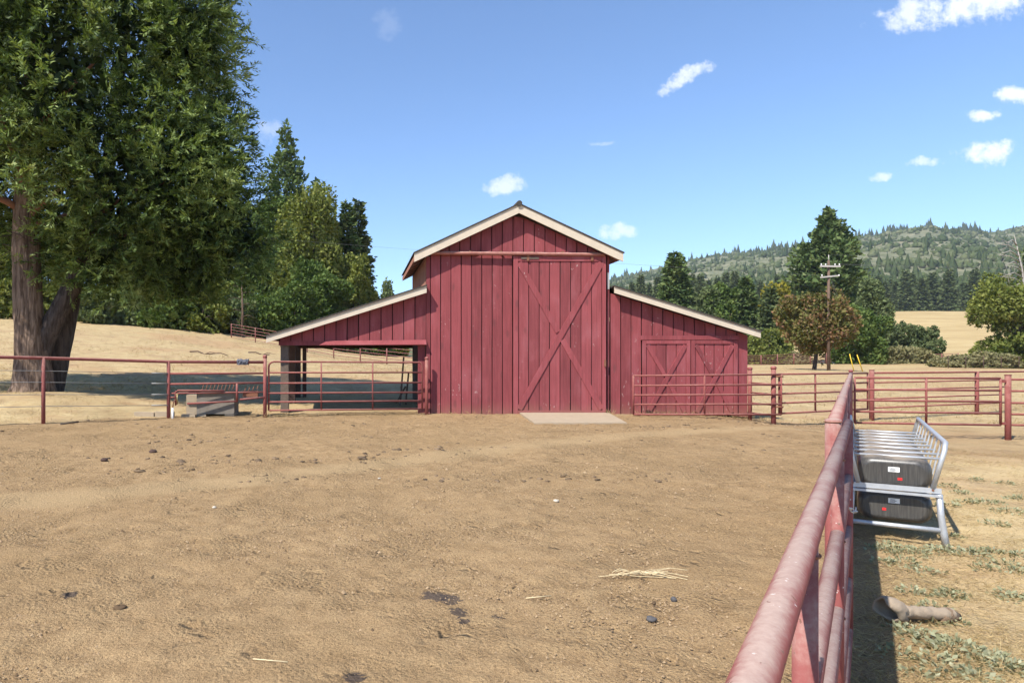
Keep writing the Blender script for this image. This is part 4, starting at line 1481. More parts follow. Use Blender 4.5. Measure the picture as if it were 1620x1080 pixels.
def conifer_mesh(h, wd, n, seed, spray=0.55, bare=0.08, taper=0.9, pineish=False, sparse=1.0):
    """tiered conifer: boughs in whorls with sprays along them"""
    rs = np.random.default_rng(seed)
    mb = MB()
    r0 = h * 0.014 + 0.05
    mb.tube([(0, 0, -0.5), (0, 0, h * 0.3), (h * 0.005, 0, h * 0.7), (0, 0, h * 0.985)], [r0 * 1.2, r0 * 0.85, r0 * 0.45, 0.015], 8)
    Pl, Dl, Tl = [], [], []
    nwh = int(h / (0.62 if not pineish else 0.95) * sparse)
    boughs = []
    for i in range(nwh):
        z = h * (bare + (0.985 - bare) * (i / (nwh - 1)))
        f = (z / h - bare) / (1 - bare)
        prof = (1 - f) ** taper if not pineish else min(1.0, (1 - f) * 1.75) * (0.55 + 0.45 * min(1, f * 4))
        L = wd * 0.5 * prof + 0.12
        nb_ = int(rs.integers(5, 8)) if not pineish else int(rs.integers(4, 7))
        a0 = rs.uniform(0, 6.28)
        for k in range(nb_):
            a = a0 + 2 * math.pi * k / nb_ + rs.uniform(-.35, .35)
            l_ = L * rs.uniform(0.62, 1.16)
            up = (0.15 if pineish else -0.12) + 0.5 * f + rs.uniform(-.12, .12)
            boughs.append((z + rs.uniform(-.2, .2), a, l_, up))
    tot = sum(b_[2] for b_ in boughs)
    for (z, a, l_, up) in boughs:
        tip = np.array([math.cos(a) * l_, math.sin(a) * l_, l_ * up])
        m_ = max(3, int(n * l_ / tot))
        if l_ > 0.8 and len(mb.f) < 2600:
            mb.tube([(0, 0, z), (tip[0] * 0.55, tip[1] * 0.55, z + tip[2] * 0.55 - 0.03 * l_), (tip[0], tip[1], z + tip[2])], [0.02 + 0.012 * l_, 0.012 + 0.006 * l_, 0.006], 4, False)
        t_ = rs.uniform(0.0, 1.0, m_) ** (0.65 if not pineish else 0.45)
        t_ = 0.12 + 0.9 * t_
        cen = np.array([0, 0, z]) + tip[None] * t_[:, None]
        cen[:, 2] -= 0.06 * l_ * np.sin(np.pi * np.clip(t_, 0, 1))
        wd_ = (0.20 if not pineish else 0.24) * l_ * (1.15 - t_ * 0.6) + 0.06
        cen += rs.normal(size=(m_, 3)) * wd_[:, None] * np.array([1, 1, 0.45 if not pineish else 0.75])
        side = np.array([-math.sin(a), math.cos(a), 0]) * rs.choice([-1, 1], m_)[:, None]
        D = unit(tip)[None] * 0.7 + side * rs.uniform(0.2, 1.0, (m_, 1)) + rs.normal(size=(m_, 3)) * (0.3 if not pineish else 0.7) + np.array([0, 0, -0.18 if not pineish else 0.3])
        Pl.append(cen)
        Dl.append(D)
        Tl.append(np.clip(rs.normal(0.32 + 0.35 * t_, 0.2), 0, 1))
    P, D, T = np.concatenate(Pl), np.concatenate(Dl), np.concatenate(Tl)
    L = spray * rs.uniform(0.6, 1.3, len(P))
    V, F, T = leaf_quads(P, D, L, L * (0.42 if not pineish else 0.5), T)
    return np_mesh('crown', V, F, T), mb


def plant(name, label, cat, x, y, crown, wood, leafmat, group=None, z=None, rot=0.0, sc=1.0, bark='bark_dark', parts=('crown', 'trunk')):
    zz_ = zat(x, y) if z is None else z
    o = thing(name, label, cat, (x, y, zz_), group)
    o.rotation_euler.z = rot
    o.scale = (sc, sc, sc)
    c_ = link(parts[0], crown, leafmat, o)
    if wood is not None:
        if isinstance(wood, MB):
            me = bpy.data.meshes.new(parts[1])
            me.from_pydata([tuple(q) for q in wood.v], [], wood.f)
            for p_ in me.polygons:
                p_.use_smooth = True
            wood = me
        link(parts[1], wood, M[bark], o)
    return o, wood


def X_at(px, Y):
    return (px - 562) / 1080 * Y


def top_h(py, Y, zb_):
    return 1.7 + (575 - py) / 1080 * Y - zb_


# ------------------------------------------------------------------ the big cedar on the left
cx0, cy0 = -9.45, 20.0
cz0 = zat(cx0, cy0)
cedar = thing('cedar_tree', 'huge dark incense cedar with forked trunk filling the upper left of the view', 'tree', (cx0, cy0, cz0))


def bark_tube(pts, rad, seg=44, ridge=0.05, seed=3, sub=10):
    """trunk with long furrowed ridges"""
    P, Rr = [], []
    for i in range(len(pts) - 1):
        for k in range(sub):
            f = k / sub
            P.append(Vector(pts[i]).lerp(Vector(pts[i + 1]), f))
            Rr.append(rad[i] * (1 - f) + rad[i + 1] * f)
    P.append(Vector(pts[-1]))
    Rr.append(rad[-1])
    # soften the corners
    for _ in range(3):
        P = [P[0]] + [(P[i - 1] + P[i] * 2 + P[i + 1]) / 4 for i in range(1, len(P) - 1)] + [P[-1]]
    mb = MB().tube(P, Rr, seg)
    out = []
    for i, v in enumerate(mb.v):
        ring, k = divmod(i, seg)
        if ring >= len(P):
            out.append(v)
            continue
        c_ = P[ring]
        a = np.array([k / seg * 26.0])
        q = np.array([c_.z * 1.1])
        h_ = abs(float(fbm(a, q, 3, seed)[0]) - 0.5) * 2
        h_ = (1 - h_) ** 2
        s_ = 1 + ridge * (h_ - 0.5) * 2 + 0.10 * (float(vnoise(np.array([k / seg * 5.0]), np.array([c_.z * 0.5]), seed + 5)[0]) - 0.5)
        d = Vector(v) - c_
        out.append(tuple(c_ + d * s_))
    mb.v = out
    return mb


b0 = Vector((cx0, cy0, cz0))
tk1 = [b0 + Vector(q) for q in ((0, 0, -0.3), (0.02, 0, 0.15), (-0.02, 0, 1.0), (-0.12, 0, 2.4), (-0.18, 0, 4.2), (-0.12, 0, 6.2), (0.1, 0, 9.5), (0.2, 0, 14.5))]
obj('trunk', bark_tube(tk1, [0.74, 0.56, 0.45, 0.39, 0.37, 0.35, 0.28, 0.08], 52, 0.07, 3), M['bark'], cedar)
tk2 = [b0 + Vector(q) for q in ((0.08, 0.10, 0.9), (0.22, 0.15, 1.45), (0.55, 0.2, 2.1), (1.0, 0.3, 3.05), (1.45, 0.4, 4.2), (2.0, 0.55, 6.6), (2.6, 0.6, 11.0))]
obj('trunk', bark_tube(tk2, [0.34, 0.33, 0.29, 0.26, 0.24, 0.2, 0.06], 36, 0.07, 8), M['bark_dark'], cedar)
tk3 = [b0 + Vector(q) for q in ((0.1, 0.8, -0.2), (0.3, 1.0, 1.0), (0.55, 1.3, 2.6), (0.75, 1.5, 4.8), (0.9, 1.6, 9.0))]
obj('trunk', bark_tube(tk3, [0.42, 0.34, 0.28, 0.24, 0.12], 28, 0.07, 12), M['bark_dark'], cedar)
for k, (p0, p1, p2, r0) in enumerate((((-0.15, 0, 5.0), (0.55, -0.5, 5.35), (1.7, -1.2, 6.0), 0.12), ((-0.1, 0, 4.75), (0.8, -0.3, 4.95), (2.0, -0.7, 5.35), 0.11),
                                      ((-0.2, 0, 5.2), (-0.9, -0.6, 5.6), (-2.4, -1.5, 6.4), 0.12), ((-0.1, 0, 5.6), (-0.15, -0.7, 6.6), (-0.3, -1.8, 8.2), 0.15),
                                      ((0.0, 0, 7.2), (1.2, -1.2, 8.0), (2.8, -2.2, 8.8), 0.11), ((0.0, 0.1, 8.2), (-1.5, -1.0, 9.0), (-3.2, -1.6, 10.0), 0.11),
                                      ((1.7, 0.5, 5.2), (3.0, 0.2, 5.9), (4.8, 0.0, 6.4), 0.09), ((2.2, 0.6, 7.0), (3.6, 0.3, 8.2), (5.2, 0.2, 9.4), 0.09),
                                      ((1.5, 0.5, 4.6), (2.6, 0.2, 4.6), (4.2, -0.2, 4.2), 0.07))):
    obj('limb', MB().tube([b0 + Vector(p0), b0 + Vector(p0).lerp(Vector(p1), 0.5) + Vector((0, 0, 0.05)), b0 + Vector(p1), b0 + Vector(p2)], [r0, r0 * 0.85, r0 * 0.7, r0 * 0.25], 10), M['bark_red'], cedar)
# dead twigs hanging under the crown
mb = MB()
for i in range(60):
    a = random.uniform(0, 6.28)
    x, y, z = cx0 + random.uniform(-1.5, 5.2), cy0 + random.uniform(-0.8, 1.6), cz0 + random.uniform(4.2, 6.0)
    l_ = random.uniform(0.5, 1.3)
    mb.tube([(x, y, z), (x + math.cos(a) * l_ * .5, y + math.sin(a) * l_ * .4, z - .12 * l_), (x + math.cos(a) * l_, y + math.sin(a) * l_ * .8, z - .45 * l_)], [0.014, 0.009, 0.004], 4, False)
obj('dead_twigs', mb, M['bark_dark'], cedar)['kind'] = 'stuff'

lob = [(-10.4, 18.6, 10.7, 3.3, 2.5, 3.3), (-12.8, 18.8, 9.8, 3.0, 2.6, 3.0), (-8.0, 18.3, 9.3, 2.6, 2.2, 2.6), (-9.0, 18.6, 12.6, 3.2, 2.6, 3.4),
       (-6.1, 19.4, 7.2, 2.5, 2.3, 2.5), (-4.45, 20.2, 6.0, 1.9, 2.1, 1.9), (-5.9, 20.0, 10.4, 2.1, 2.3, 3.0), (-6.8, 20.6, 5.4, 2.4, 2.0, 1.8),
       (-4.6, 20.4, 8.0, 1.5, 1.9, 1.6), (-8.0, 21.4, 6.6, 3.0, 1.8, 2.4), (-12.2, 19.8, 13.5, 3.5, 3.0, 3.2), (-6.0, 20.0, 13.2, 2.1, 2.2, 2.6),
       (-5.0, 19.8, 11.0, 1.45, 1.7, 1.7), (-11.0, 22.0, 8.5, 4.0, 2.0, 3.2), (-9.0, 19.0, 15.6, 3.2, 3.0, 2.6), (-15.0, 19.2, 10.5, 2.6, 2.4, 4.0), (-5.2, 20.6, 4.7, 1.4, 1.5, 1.1), (-3.9, 20.3, 5.6, 1.45, 1.7, 1.5)]


def cedar_crown(blobs, nspray, seed):
    """drooping flat sprays gathered on boughs"""
    B = np.array(blobs)
    rs = np.random.default_rng(seed)
    area = B[:, 3] * B[:, 5]
    pick = rs.choice(len(B), size=int(nspray * 2.4), p=area / area.sum())
    d = unit(rs.normal(size=(len(pick), 3)))
    r = np.where(rs.uniform(size=len(pick)) < 0.35, rs.uniform(0.5, 0.92, len(pick)), rs.uniform(0.88, 1.08, len(pick)))
    lum = fbm(d[:, 0] * 4.4 + pick * 2.3 + d[:, 2] * 2.6, d[:, 1] * 4.4 + d[:, 2] * 3.0 + pick, 3, seed)
    r = r * (0.50 + 1.0 * lum)
    C = B[pick, :3] + d * B[pick, 3:6] * r[:, None]
    hole = fbm(C[:, 0] * 1.5 + C[:, 1] * 0.7, C[:, 2] * 1.05 + C[:, 1] * 0.8, 3, seed + 4)
    deep = np.zeros(len(C), dtype=bool)
    for q in B:
        deep |= (((C - q[:3]) / q[3:6]) ** 2).sum(1) < 0.35
    k = (hole > 0.41) & (~deep)
    C, d, hole, lum = C[k][:nspray], d[k][:nspray], hole[k][:nspray], lum[k][:nspray]
    n_ = len(C)
    per = 17
    ax = unit(d * np.array([1, 1, 0.35]) + rs.normal(size=(n_, 3)) * 0.45 + np.array([0, 0, 0.12]))       # spray axis, drooping
    sd_ = unit(np.cross(ax, unit(rs.normal(size=(n_, 3)) + np.array([0, 0, 1.2]))))
    t_ = np.linspace(0, 1, per)[None, :] + rs.uniform(-.05, .05, (n_, per))
    sgn = np.where(np.arange(per) % 2 == 0, 1.0, -1.0)[None, :]
    Ls = rs.uniform(0.28, 0.60, n_)[:, None]
    P = C[:, None, :] + ax[:, None, :] * (t_ * Ls)[..., None]
    P[..., 2] -= (t_ ** 2 * Ls * 0.12)
    D = ax[:, None, :] * 0.75 + sd_[:, None, :] * (sgn * rs.uniform(0.35, 0.9, (n_, per)))[..., None] + rs.normal(size=(n_, per, 3)) * 0.22
    D[..., 2] -= 0.06 * t_
    L = (0.07 + 0.105 * (1 - np.abs(t_ - 0.45) * 1.2)) * rs.uniform(0.8, 1.35, (n_, per))
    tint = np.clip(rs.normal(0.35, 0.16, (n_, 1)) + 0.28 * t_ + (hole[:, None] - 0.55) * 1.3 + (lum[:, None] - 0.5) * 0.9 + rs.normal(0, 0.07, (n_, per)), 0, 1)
    P, D, L, tint = P.reshape(-1, 3), D.reshape(-1, 3), L.reshape(-1), tint.reshape(-1)
    return leaf_quads(P, D, L, L * 0.24, tint)


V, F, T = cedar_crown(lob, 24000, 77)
# fill leaves closing the crown, its inner shade put into their dark tint
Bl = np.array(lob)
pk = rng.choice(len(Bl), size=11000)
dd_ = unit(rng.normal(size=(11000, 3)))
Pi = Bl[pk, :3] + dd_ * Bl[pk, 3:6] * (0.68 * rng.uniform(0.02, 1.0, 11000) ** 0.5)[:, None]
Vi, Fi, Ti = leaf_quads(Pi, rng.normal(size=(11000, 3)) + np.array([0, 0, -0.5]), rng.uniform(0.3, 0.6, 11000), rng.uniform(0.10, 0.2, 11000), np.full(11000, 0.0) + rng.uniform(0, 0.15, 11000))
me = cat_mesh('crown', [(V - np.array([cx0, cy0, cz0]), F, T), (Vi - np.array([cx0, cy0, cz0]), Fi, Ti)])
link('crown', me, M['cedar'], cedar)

# ------------------------------------------------------------------ trees on the hillside, left
TREES = []


def add_round(label, px, Y, wpx, top, mat, seed, n=15000, leaf=0.42, cat='tree', name='oak_tree', base=0.06, lobes=12, gap=0.47, group=None, sink=0.0, bark='bark_dark'):
    x = X_at(px, Y)
    zb_ = zat(x, Y)
    h = top_h(top, Y, zb_)
    wd = wpx / 1080 * Y
    c_, wdm = round_tree_mesh(h, wd, n, leaf, seed, base, lobes, gap)
    return plant(name, label, cat, x, Y, c_, wdm, M[mat], group, bark=bark, parts=('crown', 'trunk') if cat == 'tree' else ('foliage', 'stems'))


def add_conifer(label, px, Y, wpx, top, mat, seed, n=14000, spray=0.6, bare=0.05, taper=0.85, pineish=False, name='conifer_tree', group=None, sparse=1.0):
    x = X_at(px, Y)
    zb_ = zat(x, Y)
    h = top_h(top, Y, zb_)
    wd = wpx / 1080 * Y
    c_, wdm = conifer_mesh(h, wd, n, seed, spray, bare, taper, pineish, sparse)
    return plant(name, label, 'tree', x, Y, c_, wdm, M[mat], group)


add_conifer('tall thin topped pine rising highest behind the big cedar', 452, 100, 84, 193, 'pine', 101, 7500, 0.75, 0.1, 0.8, True, 'pine_tree')
add_conifer('smaller pine showing its crown between the tall pine and the pale oak', 502, 98, 66, 284, 'pine', 102, 6500, 0.7, 0.1, 0.8, True, 'pine_tree')
add_round('dark leafy oak under the right edge of the big cedar', 425, 84, 130, 318, 'oak', 103, 22000, 0.5, base=0.02)
add_round('large pale yellow green oak left of the barn roof', 492, 80, 118, 294, 'oak_light', 104, 26000, 0.45, base=0.03, lobes=15)
add_conifer('pointed dark conifer left of the barn, its twin spires beside the pale oak', 548, 84, 72, 322, 'pine', 105, 15000, 0.6, 0.03, 0.75)
add_conifer('slender spire of the conifer nearest to the barn roof', 567, 86, 60, 317, 'fir', 106, 13000, 0.6, 0.03, 0.8)
add_round('yellowish leafy tree low beside the twin spired conifer', 562, 78, 66, 402, 'oak_light', 107, 12000, 0.4, base=0.02)
add_round('deep green oak in shade behind the left lean-to roof', 500, 74, 110, 408, 'oak', 108, 18000, 0.42, base=0.02)
add_round('small distant tree just above the left lean-to roof', 612, 150, 30, 450, 'oak_grey', 109, 4000, 0.7)
add_round('bushy young oak with low branches right of the dead grey trunk', 465, 66, 76, 448, 'oak', 110, 11000, 0.34, base=0.02)
add_round('bright green oak shrub on the hill right of the cedar trunk', 165, 60, 150, 402, 'oak_light', 111, 11000, 0.34, 'shrub', 'oak_shrub', 0.0)
add_round('grey green shrub at the hill edge under the cedar', 275, 60, 110, 452, 'oak_grey', 112, 12000, 0.32, 'shrub', 'oak_shrub', 0.0)
add_round('leafy green shrub left of the dead grey trunk', 352, 62, 76, 448, 'oak_light', 113, 10000, 0.32, 'shrub', 'oak_shrub', 0.0)
add_round('dark green shrub behind the cedar trunk at the left edge', 5, 56, 110, 392, 'oak_light', 114, 12000, 0.34, 'shrub', 'oak_shrub', 0.0)
add_round('tall shaded oak behind the cedar', 250, 84, 190, 360, 'oak', 115, 11000, 0.55)
add_round('shaded oak behind the cedar trunk', 90, 84, 190, 345, 'oak', 116, 14000, 0.55)
add_round('shaded oak farther left behind the cedar', -60, 80, 190, 350, 'oak', 117, 11000, 0.6)
add_round('shaded oak between the cedar and the tall pine', 365, 90, 150, 330, 'oak', 118, 14000, 0.55)
US = [(-40, 58, 90, 470), (60, 62, 80, 462), (225, 66, 90, 470), (310, 68, 80, 478), (398, 70, 80, 480), (440, 72, 70, 488), (478, 68, 64, 500), (515, 66, 62, 512), (552, 68, 60, 520), (590, 72, 56, 520), (622, 76, 50, 528), (130, 72, 90, 450), (20, 74, 100, 440), (95, 57, 84, 448), (205, 58, 84, 450), (262, 57, 84, 462), (322, 58, 84, 456), (372, 60, 70, 466), (420, 61, 70, 470), (35, 55, 80, 440), (150, 56, 70, 462)]
for i, (px, Y, wp, tp) in enumerate(US):
    o, _ = add_round('leafy understory bush along the edge of the wood on the left hill', px, Y, wp, tp, ('oak', 'oak_light', 'oak_grey')[i % 3], 150 + i, 6000, 0.36, 'shrub', 'hill_bush', 0.0, group='bushes along the wood edge')
# dead grey trunk
x_, y_ = X_at(382, 58), 58
dtk = thing('dead_tree', 'bare grey dead trunk standing at the edge of the wood above the hillside fence', 'tree', (x_, y_, zat(x_, y_)))
z_ = zat(x_, y_)
obj('trunk', MB().tube([(x_, y_, z_ - .3), (x_ + .1, y_, z_ + 2), (x_, y_, z_ + 5.2)], [0.12, 0.09, 0.04], 8), M['pole'], dtk)
for k in range(7):
    zz_ = z_ + 1.2 + k * 0.5
    s_ = 1 if k % 2 else -1
    obj('branch', MB().tube([(x_ + .05, y_, zz_), (x_ + s_ * 0.6, y_ - .2, zz_ + .15), (x_ + s_ * 1.2, y_ - .3, zz_ - .1)], [0.03, 0.02, 0.008], 5), M['pole'], dtk)
# fallen branches on the hill
for k, (pxs, lab) in enumerate((((300, 520), 'long dark fallen branch lying on the hill below the shrubs'), ((380, 540), 'short fallen branch lying on the hill nearer the barn'))):
    bx, by = gxy(pxs[0], pxs[1] + 62)
    bx, by = X_at(pxs[0], 40), 40 + 3 * k
    mb = MB()
    pts = [(bx + i * 0.45, by + 0.15 * math.sin(i * 1.7), zat(bx + i * 0.45, by) + 0.06 + 0.08 * math.sin(i * 2.1)) for i in range(6 if k == 0 else 4)]
    mb.tube(pts, [0.05 - 0.006 * i for i in range(len(pts))], 6)
    mb.tube([pts[2], (pts[2][0] + 0.4, pts[2][1] - 0.4, pts[2][2] + 0.12), (pts[2][0] + 0.9, pts[2][1] - 0.6, pts[2][2] + 0.02)], [0.035, 0.02, 0.008], 5)
    tag(obj('fallen_branch', mb, M['pole']), lab, 'branch')

# pipe fence across the hill behind the left lean-to
hf = thing('hillside_fence', 'dark red pipe fence crossing the hillside behind the left lean-to', 'fence', (X_at(400, 54), 54, zat(X_at(400, 54), 54)))
HP = [(X_at(px, Y), Y) for px, Y in ((366, 55.5), (404, 53.5), (444, 51.5), (486, 49.5), (528, 48), (570, 47), (612, 46), (656, 45), (700, 44))]
for (x, y) in HP:
    post(hf, x, y, zat(x, y) + 1.15, 0.04, M['pipe_far'], None, 8)
for dz_ in (1.12, 0.88, 0.64, 0.40, 0.18):
    rail(hf, [(x, y, zat(x, y) + dz_) for x, y in HP], 0.022, M['pipe_far'], seg=6)

# ------------------------------------------------------------------ trees on the right
add_conifer('dark pointed conifer just above the right lean-to roof', 1068, 120, 74, 400, 'pine', 201, 13000, 0.9, 0.03, 0.62)
add_round('grey green oak above the right lean-to roof, beside the dark conifer', 1116, 118, 62, 452, 'oak_grey', 202, 11000, 0.6)
add_round('dark oak behind the end of the right lean-to roof', 1150, 116, 62, 446, 'oak', 203, 11000, 0.6)
add_conifer('dark conifer between the oaks and the yellowing tree', 1180, 114, 46, 440, 'pine', 204, 11000, 0.75, 0.03, 0.7)
add_round('yellowing tree behind the slim green conifer', 1226, 116, 56, 452, 'oak_yellow', 205, 8000, 0.55)
add_conifer('slim bright green conifer right of the barn', 1219, 106, 50, 458, 'fir', 206, 10000, 0.7, 0.0, 0.6)
add_round('leafy green shrub at the foot of the slim conifer right of the barn', 1212, 100, 72, 522, 'oak_light', 207, 7000, 0.45, 'shrub', 'shrub', 0.0)
add_conifer('tall broad pine behind the utility pole', 1310, 130, 84, 331, 'pine', 208, 12500, 1.0, 0.25, 0.8, True, 'pine_tree')
add_round('rusty red and green oak left of the utility pole', 1288, 57, 96, 455, 'oak_red', 209, 15000, 0.27, base=0.07, lobes=17, gap=0.54)
add_round('dense green oak right of the utility pole', 1358, 84, 74, 478, 'oak', 210, 14000, 0.4, base=0.02, lobes=13)
add_round('rounder oak showing above the dense green oak', 1380, 105, 48, 446, 'oak_grey', 211, 11000, 0.5)
add_round('round grey green bush at the foot of the golden field, left one of two', 1424, 96, 42, 506, 'oak_grey', 212, 8000, 0.42, 'shrub', 'round_bush', 0.0)
add_round('round grey green bush at the foot of the golden field, right one of two', 1464, 94, 42, 513, 'oak_grey', 213, 8000, 0.42, 'shrub', 'round_bush', 0.0)
add_round('low willow scrub before the two round bushes', 1415, 90, 90, 548, 'brush', 214, 6000, 0.35, 'shrub', 'scrub', 0.0)
add_round('tall dry tan brush left of the oak at the right edge', 1520, 72, 74, 560, 'brush', 215, 7000, 0.28, 'shrub', 'scrub', 0.0)
add_round('dry tan brush under the oak at the right edge', 1572, 68, 70, 556, 'brush', 216, 6000, 0.28, 'shrub', 'scrub', 0.0)
add_round('spreading green oak at the right edge of the view', 1616, 70, 126, 430, 'oak_light', 217, 20000, 0.33, base=0.04, lobes=14)
add_round('big oak beyond the right edge behind the spreading oak', 1662, 74, 110, 372, 'oak_grey', 218, 11000, 0.4)
add_round('brown dry brush by the far fence, right of the barn', 1252, 98, 60, 556, 'brush', 219, 4000, 0.35, 'shrub', 'scrub', 0.0)
# dead branches above the oak at the edge
x_, y_ = X_at(1625, 69), 69
z_ = zat(x_, y_)
db = thing('dead_snag', 'bare grey dead branches sticking up above the oak at the right edge', 'dead tree', (x_, y_, z_))
obj('trunk', MB().tube([(x_, y_, z_ - .3), (x_ - .1, y_, z_ + 6), (x_ - 0.5, y_, z_ + 10), (x_ - 1.3, y_, z_ + 13.4)], [0.2, 0.12, 0.07, 0.02], 8), M['deadwood'], db)
for k in range(9):
    zz_ = z_ + 8.0 + 0.55 * k
    l_ = random.uniform(1.3, 2.8)
    q0 = Vector((x_ - 0.25 - 0.1 * k, y_, zz_))
    q1 = q0 + Vector((-l_ * 0.5, -0.4, 0.5))
    q2 = q0 + Vector((-l_, -0.6, 0.1 + 0.5 * (k % 2)))
    br = obj('branch', MB().tube([q0, q1, q2], [0.06, 0.04, 0.015], 6), M['deadwood'], db)
    mb = MB()
    for j in range(5):
        s0 = q0.lerp(q2, 0.3 + 0.14 * j) + Vector((0, 0, 0.15))
        mb.tube([s0, s0 + Vector((random.uniform(-.9, .2), random.uniform(-.3, .3), random.uniform(-.7, .5)))], [0.018, 0.006], 4, False)
    obj('twigs', mb, M['deadwood'], br)['kind'] = 'stuff'

# the row of firs along the top edge of the golden field
fm = [conifer_mesh(20.0, 6.4, 3200, 300 + i, 1.5, 0.05, 0.72) for i in range(4)]
woods = [None] * 4
frs = np.random.default_rng(5)
pxs = np.linspace(1345, 1580, 34)
for i, px in enumerate(pxs):
    Y = 352 + frs.uniform(-14, 22)
    x = X_at(px + frs.uniform(-3, 3), Y)
    k = i % 4
    z_ = max(zat(x, Y), float(mz(np.array([x]), np.array([Y]))[0])) - 0.5
    o, wm = plant('fir_tree', 'tall dark fir in the row along the top edge of the golden field', 'tree', x, Y, fm[k][0], woods[k] if woods[k] is not None else fm[k][1], M['fir'], 'firs along the golden field', z=z_, rot=frs.uniform(0, 6.28), sc=frs.uniform(0.78, 1.12))
    woods[k] = wm
for i in range(26):
    px = 1000 + i * 13.5
    Y = 330 + frs.uniform(-20, 40)
    x = X_at(px, Y)
    k = i % 4
    z_ = max(zat(x, Y), float(mz(np.array([x]), np.array([Y]))[0])) - 0.5
    plant('fir_tree', 'far dark fir at the foot of the mountain above the right barn roof', 'tree', x, Y, fm[k][0], woods[k], M['fir'], 'firs at the foot of the mountain', z=z_, rot=frs.uniform(0, 6.28), sc=frs.uniform(0.7, 1.05))

# pale stones in the field
rp = thing('rock_pile', 'low pale rock pile at the foot of the golden field', 'rocks', (X_at(1503, 140), 140, zat(X_at(1503, 140), 140)))
rr = random.Random(9)
for i in range(22):
    x, y = X_at(1488 + i * 1.45, 140) + rr.uniform(-.3, .3), 140 + rr.uniform(-1, 1)
    mb = MB().ball((x, y, zat(x, y) + 0.15), rr.uniform(0.3, 0.75), 7, 5, 0.7)
    mb.v = [(a + rr.uniform(-.08, .08), b_ + rr.uniform(-.08, .08), c_ + rr.uniform(-.08, .08)) for a, b_, c_ in mb.v]
    mb.smooth = False
    obj('rock', mb, M['palerock'], rp)

# far pipe fence across the right field
ff_ = thing('field_fence', 'long dark red pipe fence across the far side of the right field', 'fence', (X_at(1200, 92), 92, zat(X_at(1200, 92), 92)))
FP = [(X_at(px, 92 - 0.012 * (px - 1180)), 92 - 0.012 * (px - 1180)) for px in range(1178, 1520, 26)]
for (x, y) in FP:
    post(ff_, x, y, zat(x, y) + 1.5, 0.06, M['pipe_far'], None, 8)
for dz_ in (1.42, 1.14, 0.86, 0.58, 0.30):
    rail(ff_, [(x, y, zat(x, y) + dz_) for x, y in FP], 0.035, M['pipe_far'], seg=6)
wf_ = thing('wire_fence', 'dark wire fence with thin posts below the brush at the right edge', 'fence', (X_at(1530, 62), 62, zat(X_at(1530, 62), 62)))
WP = [(X_at(px, 64), 64) for px in range(1500, 1680, 28)]
for (x, y) in WP:
    post(wf_, x, y, zat(x, y) + 1.15, 0.03, M['darkwood'], None, 6)
for dz_ in (1.1, 0.85, 0.6, 0.35):
    rail(wf_, [(x, y, zat(x, y) + dz_) for x, y in WP], 0.010, M['darkwood'], 'wire', 4)

# ------------------------------------------------------------------ utility pole and lines
ux, uy = X_at(1311, 55), 55.0
uz = zat(ux, uy)
up_ = thing('utility_pole', 'brown wooden utility pole with two crossarms in the right field', 'utility pole', (ux, uy, uz))
obj('pole', MB().tube([(ux, uy, uz - 0.4), (ux, uy, uz + 4.5), (ux, uy, 10.0)], [0.13, 0.11, 0.085], 12), M['pole'], up_)
ca = obj('crossarm', MB().beam((ux - 0.78, uy - 0.16, 9.52), (ux + 0.82, uy - 0.16, 9.50), 0.10, 0.13), M['arm'], up_)
cb_ = obj('crossarm', MB().beam((ux - 0.75, uy - 0.15, 8.62), (ux + 0.80, uy - 0.05, 8.78), 0.09, 0.11), M['arm'], up_)
for cr, zz_, xs_ in ((ca, 9.62, (-0.7, -0.35, 0.4, 0.75)), (cb_, 8.75, (-0.65, 0.72))):
    for q in xs_:
        obj('insulator', MB().tube([(ux + q, uy - 0.16, zz_ - 0.06), (ux + q, uy - 0.16, zz_ + 0.04), (ux + q, uy - 0.16, zz_ + 0.10)], [0.02, 0.05, 0.03], 8), M['white'], cr)
obj('top_pin', MB().tube([(ux, uy, 9.95), (ux, uy, 10.45)], 0.03, 6), M['arm'], up_)
for k, (pxb, pxt) in enumerate(((1351, 1345), (1365, 1357))):
    gx_, gy_ = X_at(pxb, 55), 55.0
    gy_ = 54.0 + k
    gx_ = X_at(pxb, gy_)
    g0 = Vector((gx_, gy_, zat(gx_, gy_)))
    g1 = Vector((ux, uy, 9.2))
    obj('guy_wire', MB().tube([g0, g1], 0.005, 5), M['line'], up_)
    obj('guy_guard', MB().tube([g0, g0.lerp(g1, 0.17)], 0.035, 6), M['yellow'], up_)
p2 = Vector((95, 62, 11.5))
p3 = Vector((-55, 150, 42))
for k, (q, z) in enumerate(((0.0, 10.45), (-0.7, 9.7), (0.75, 9.7))):
    tag(obj('power_line', MB().tube(sag((ux + q, uy - 0.16, z), p2 + Vector((q, 0, z - 9.7)), 16, 0.7), 0.008, 5, False), M['line']),
        ('topmost', 'left arm', 'right arm')[k] + ' power line running right from the utility pole', 'power line')
tag(obj('power_line', MB().tube(sag((-60, 95, 24.0), (ux - 0.65, uy, 8.8), 20, 0.8), 0.008, 5, False), M['line']), 'power line passing behind the barn roof towards the utility pole', 'power line')

# ------------------------------------------------------------------ small things on the ground


def ground_z(x, y):
    return gz(x, y)


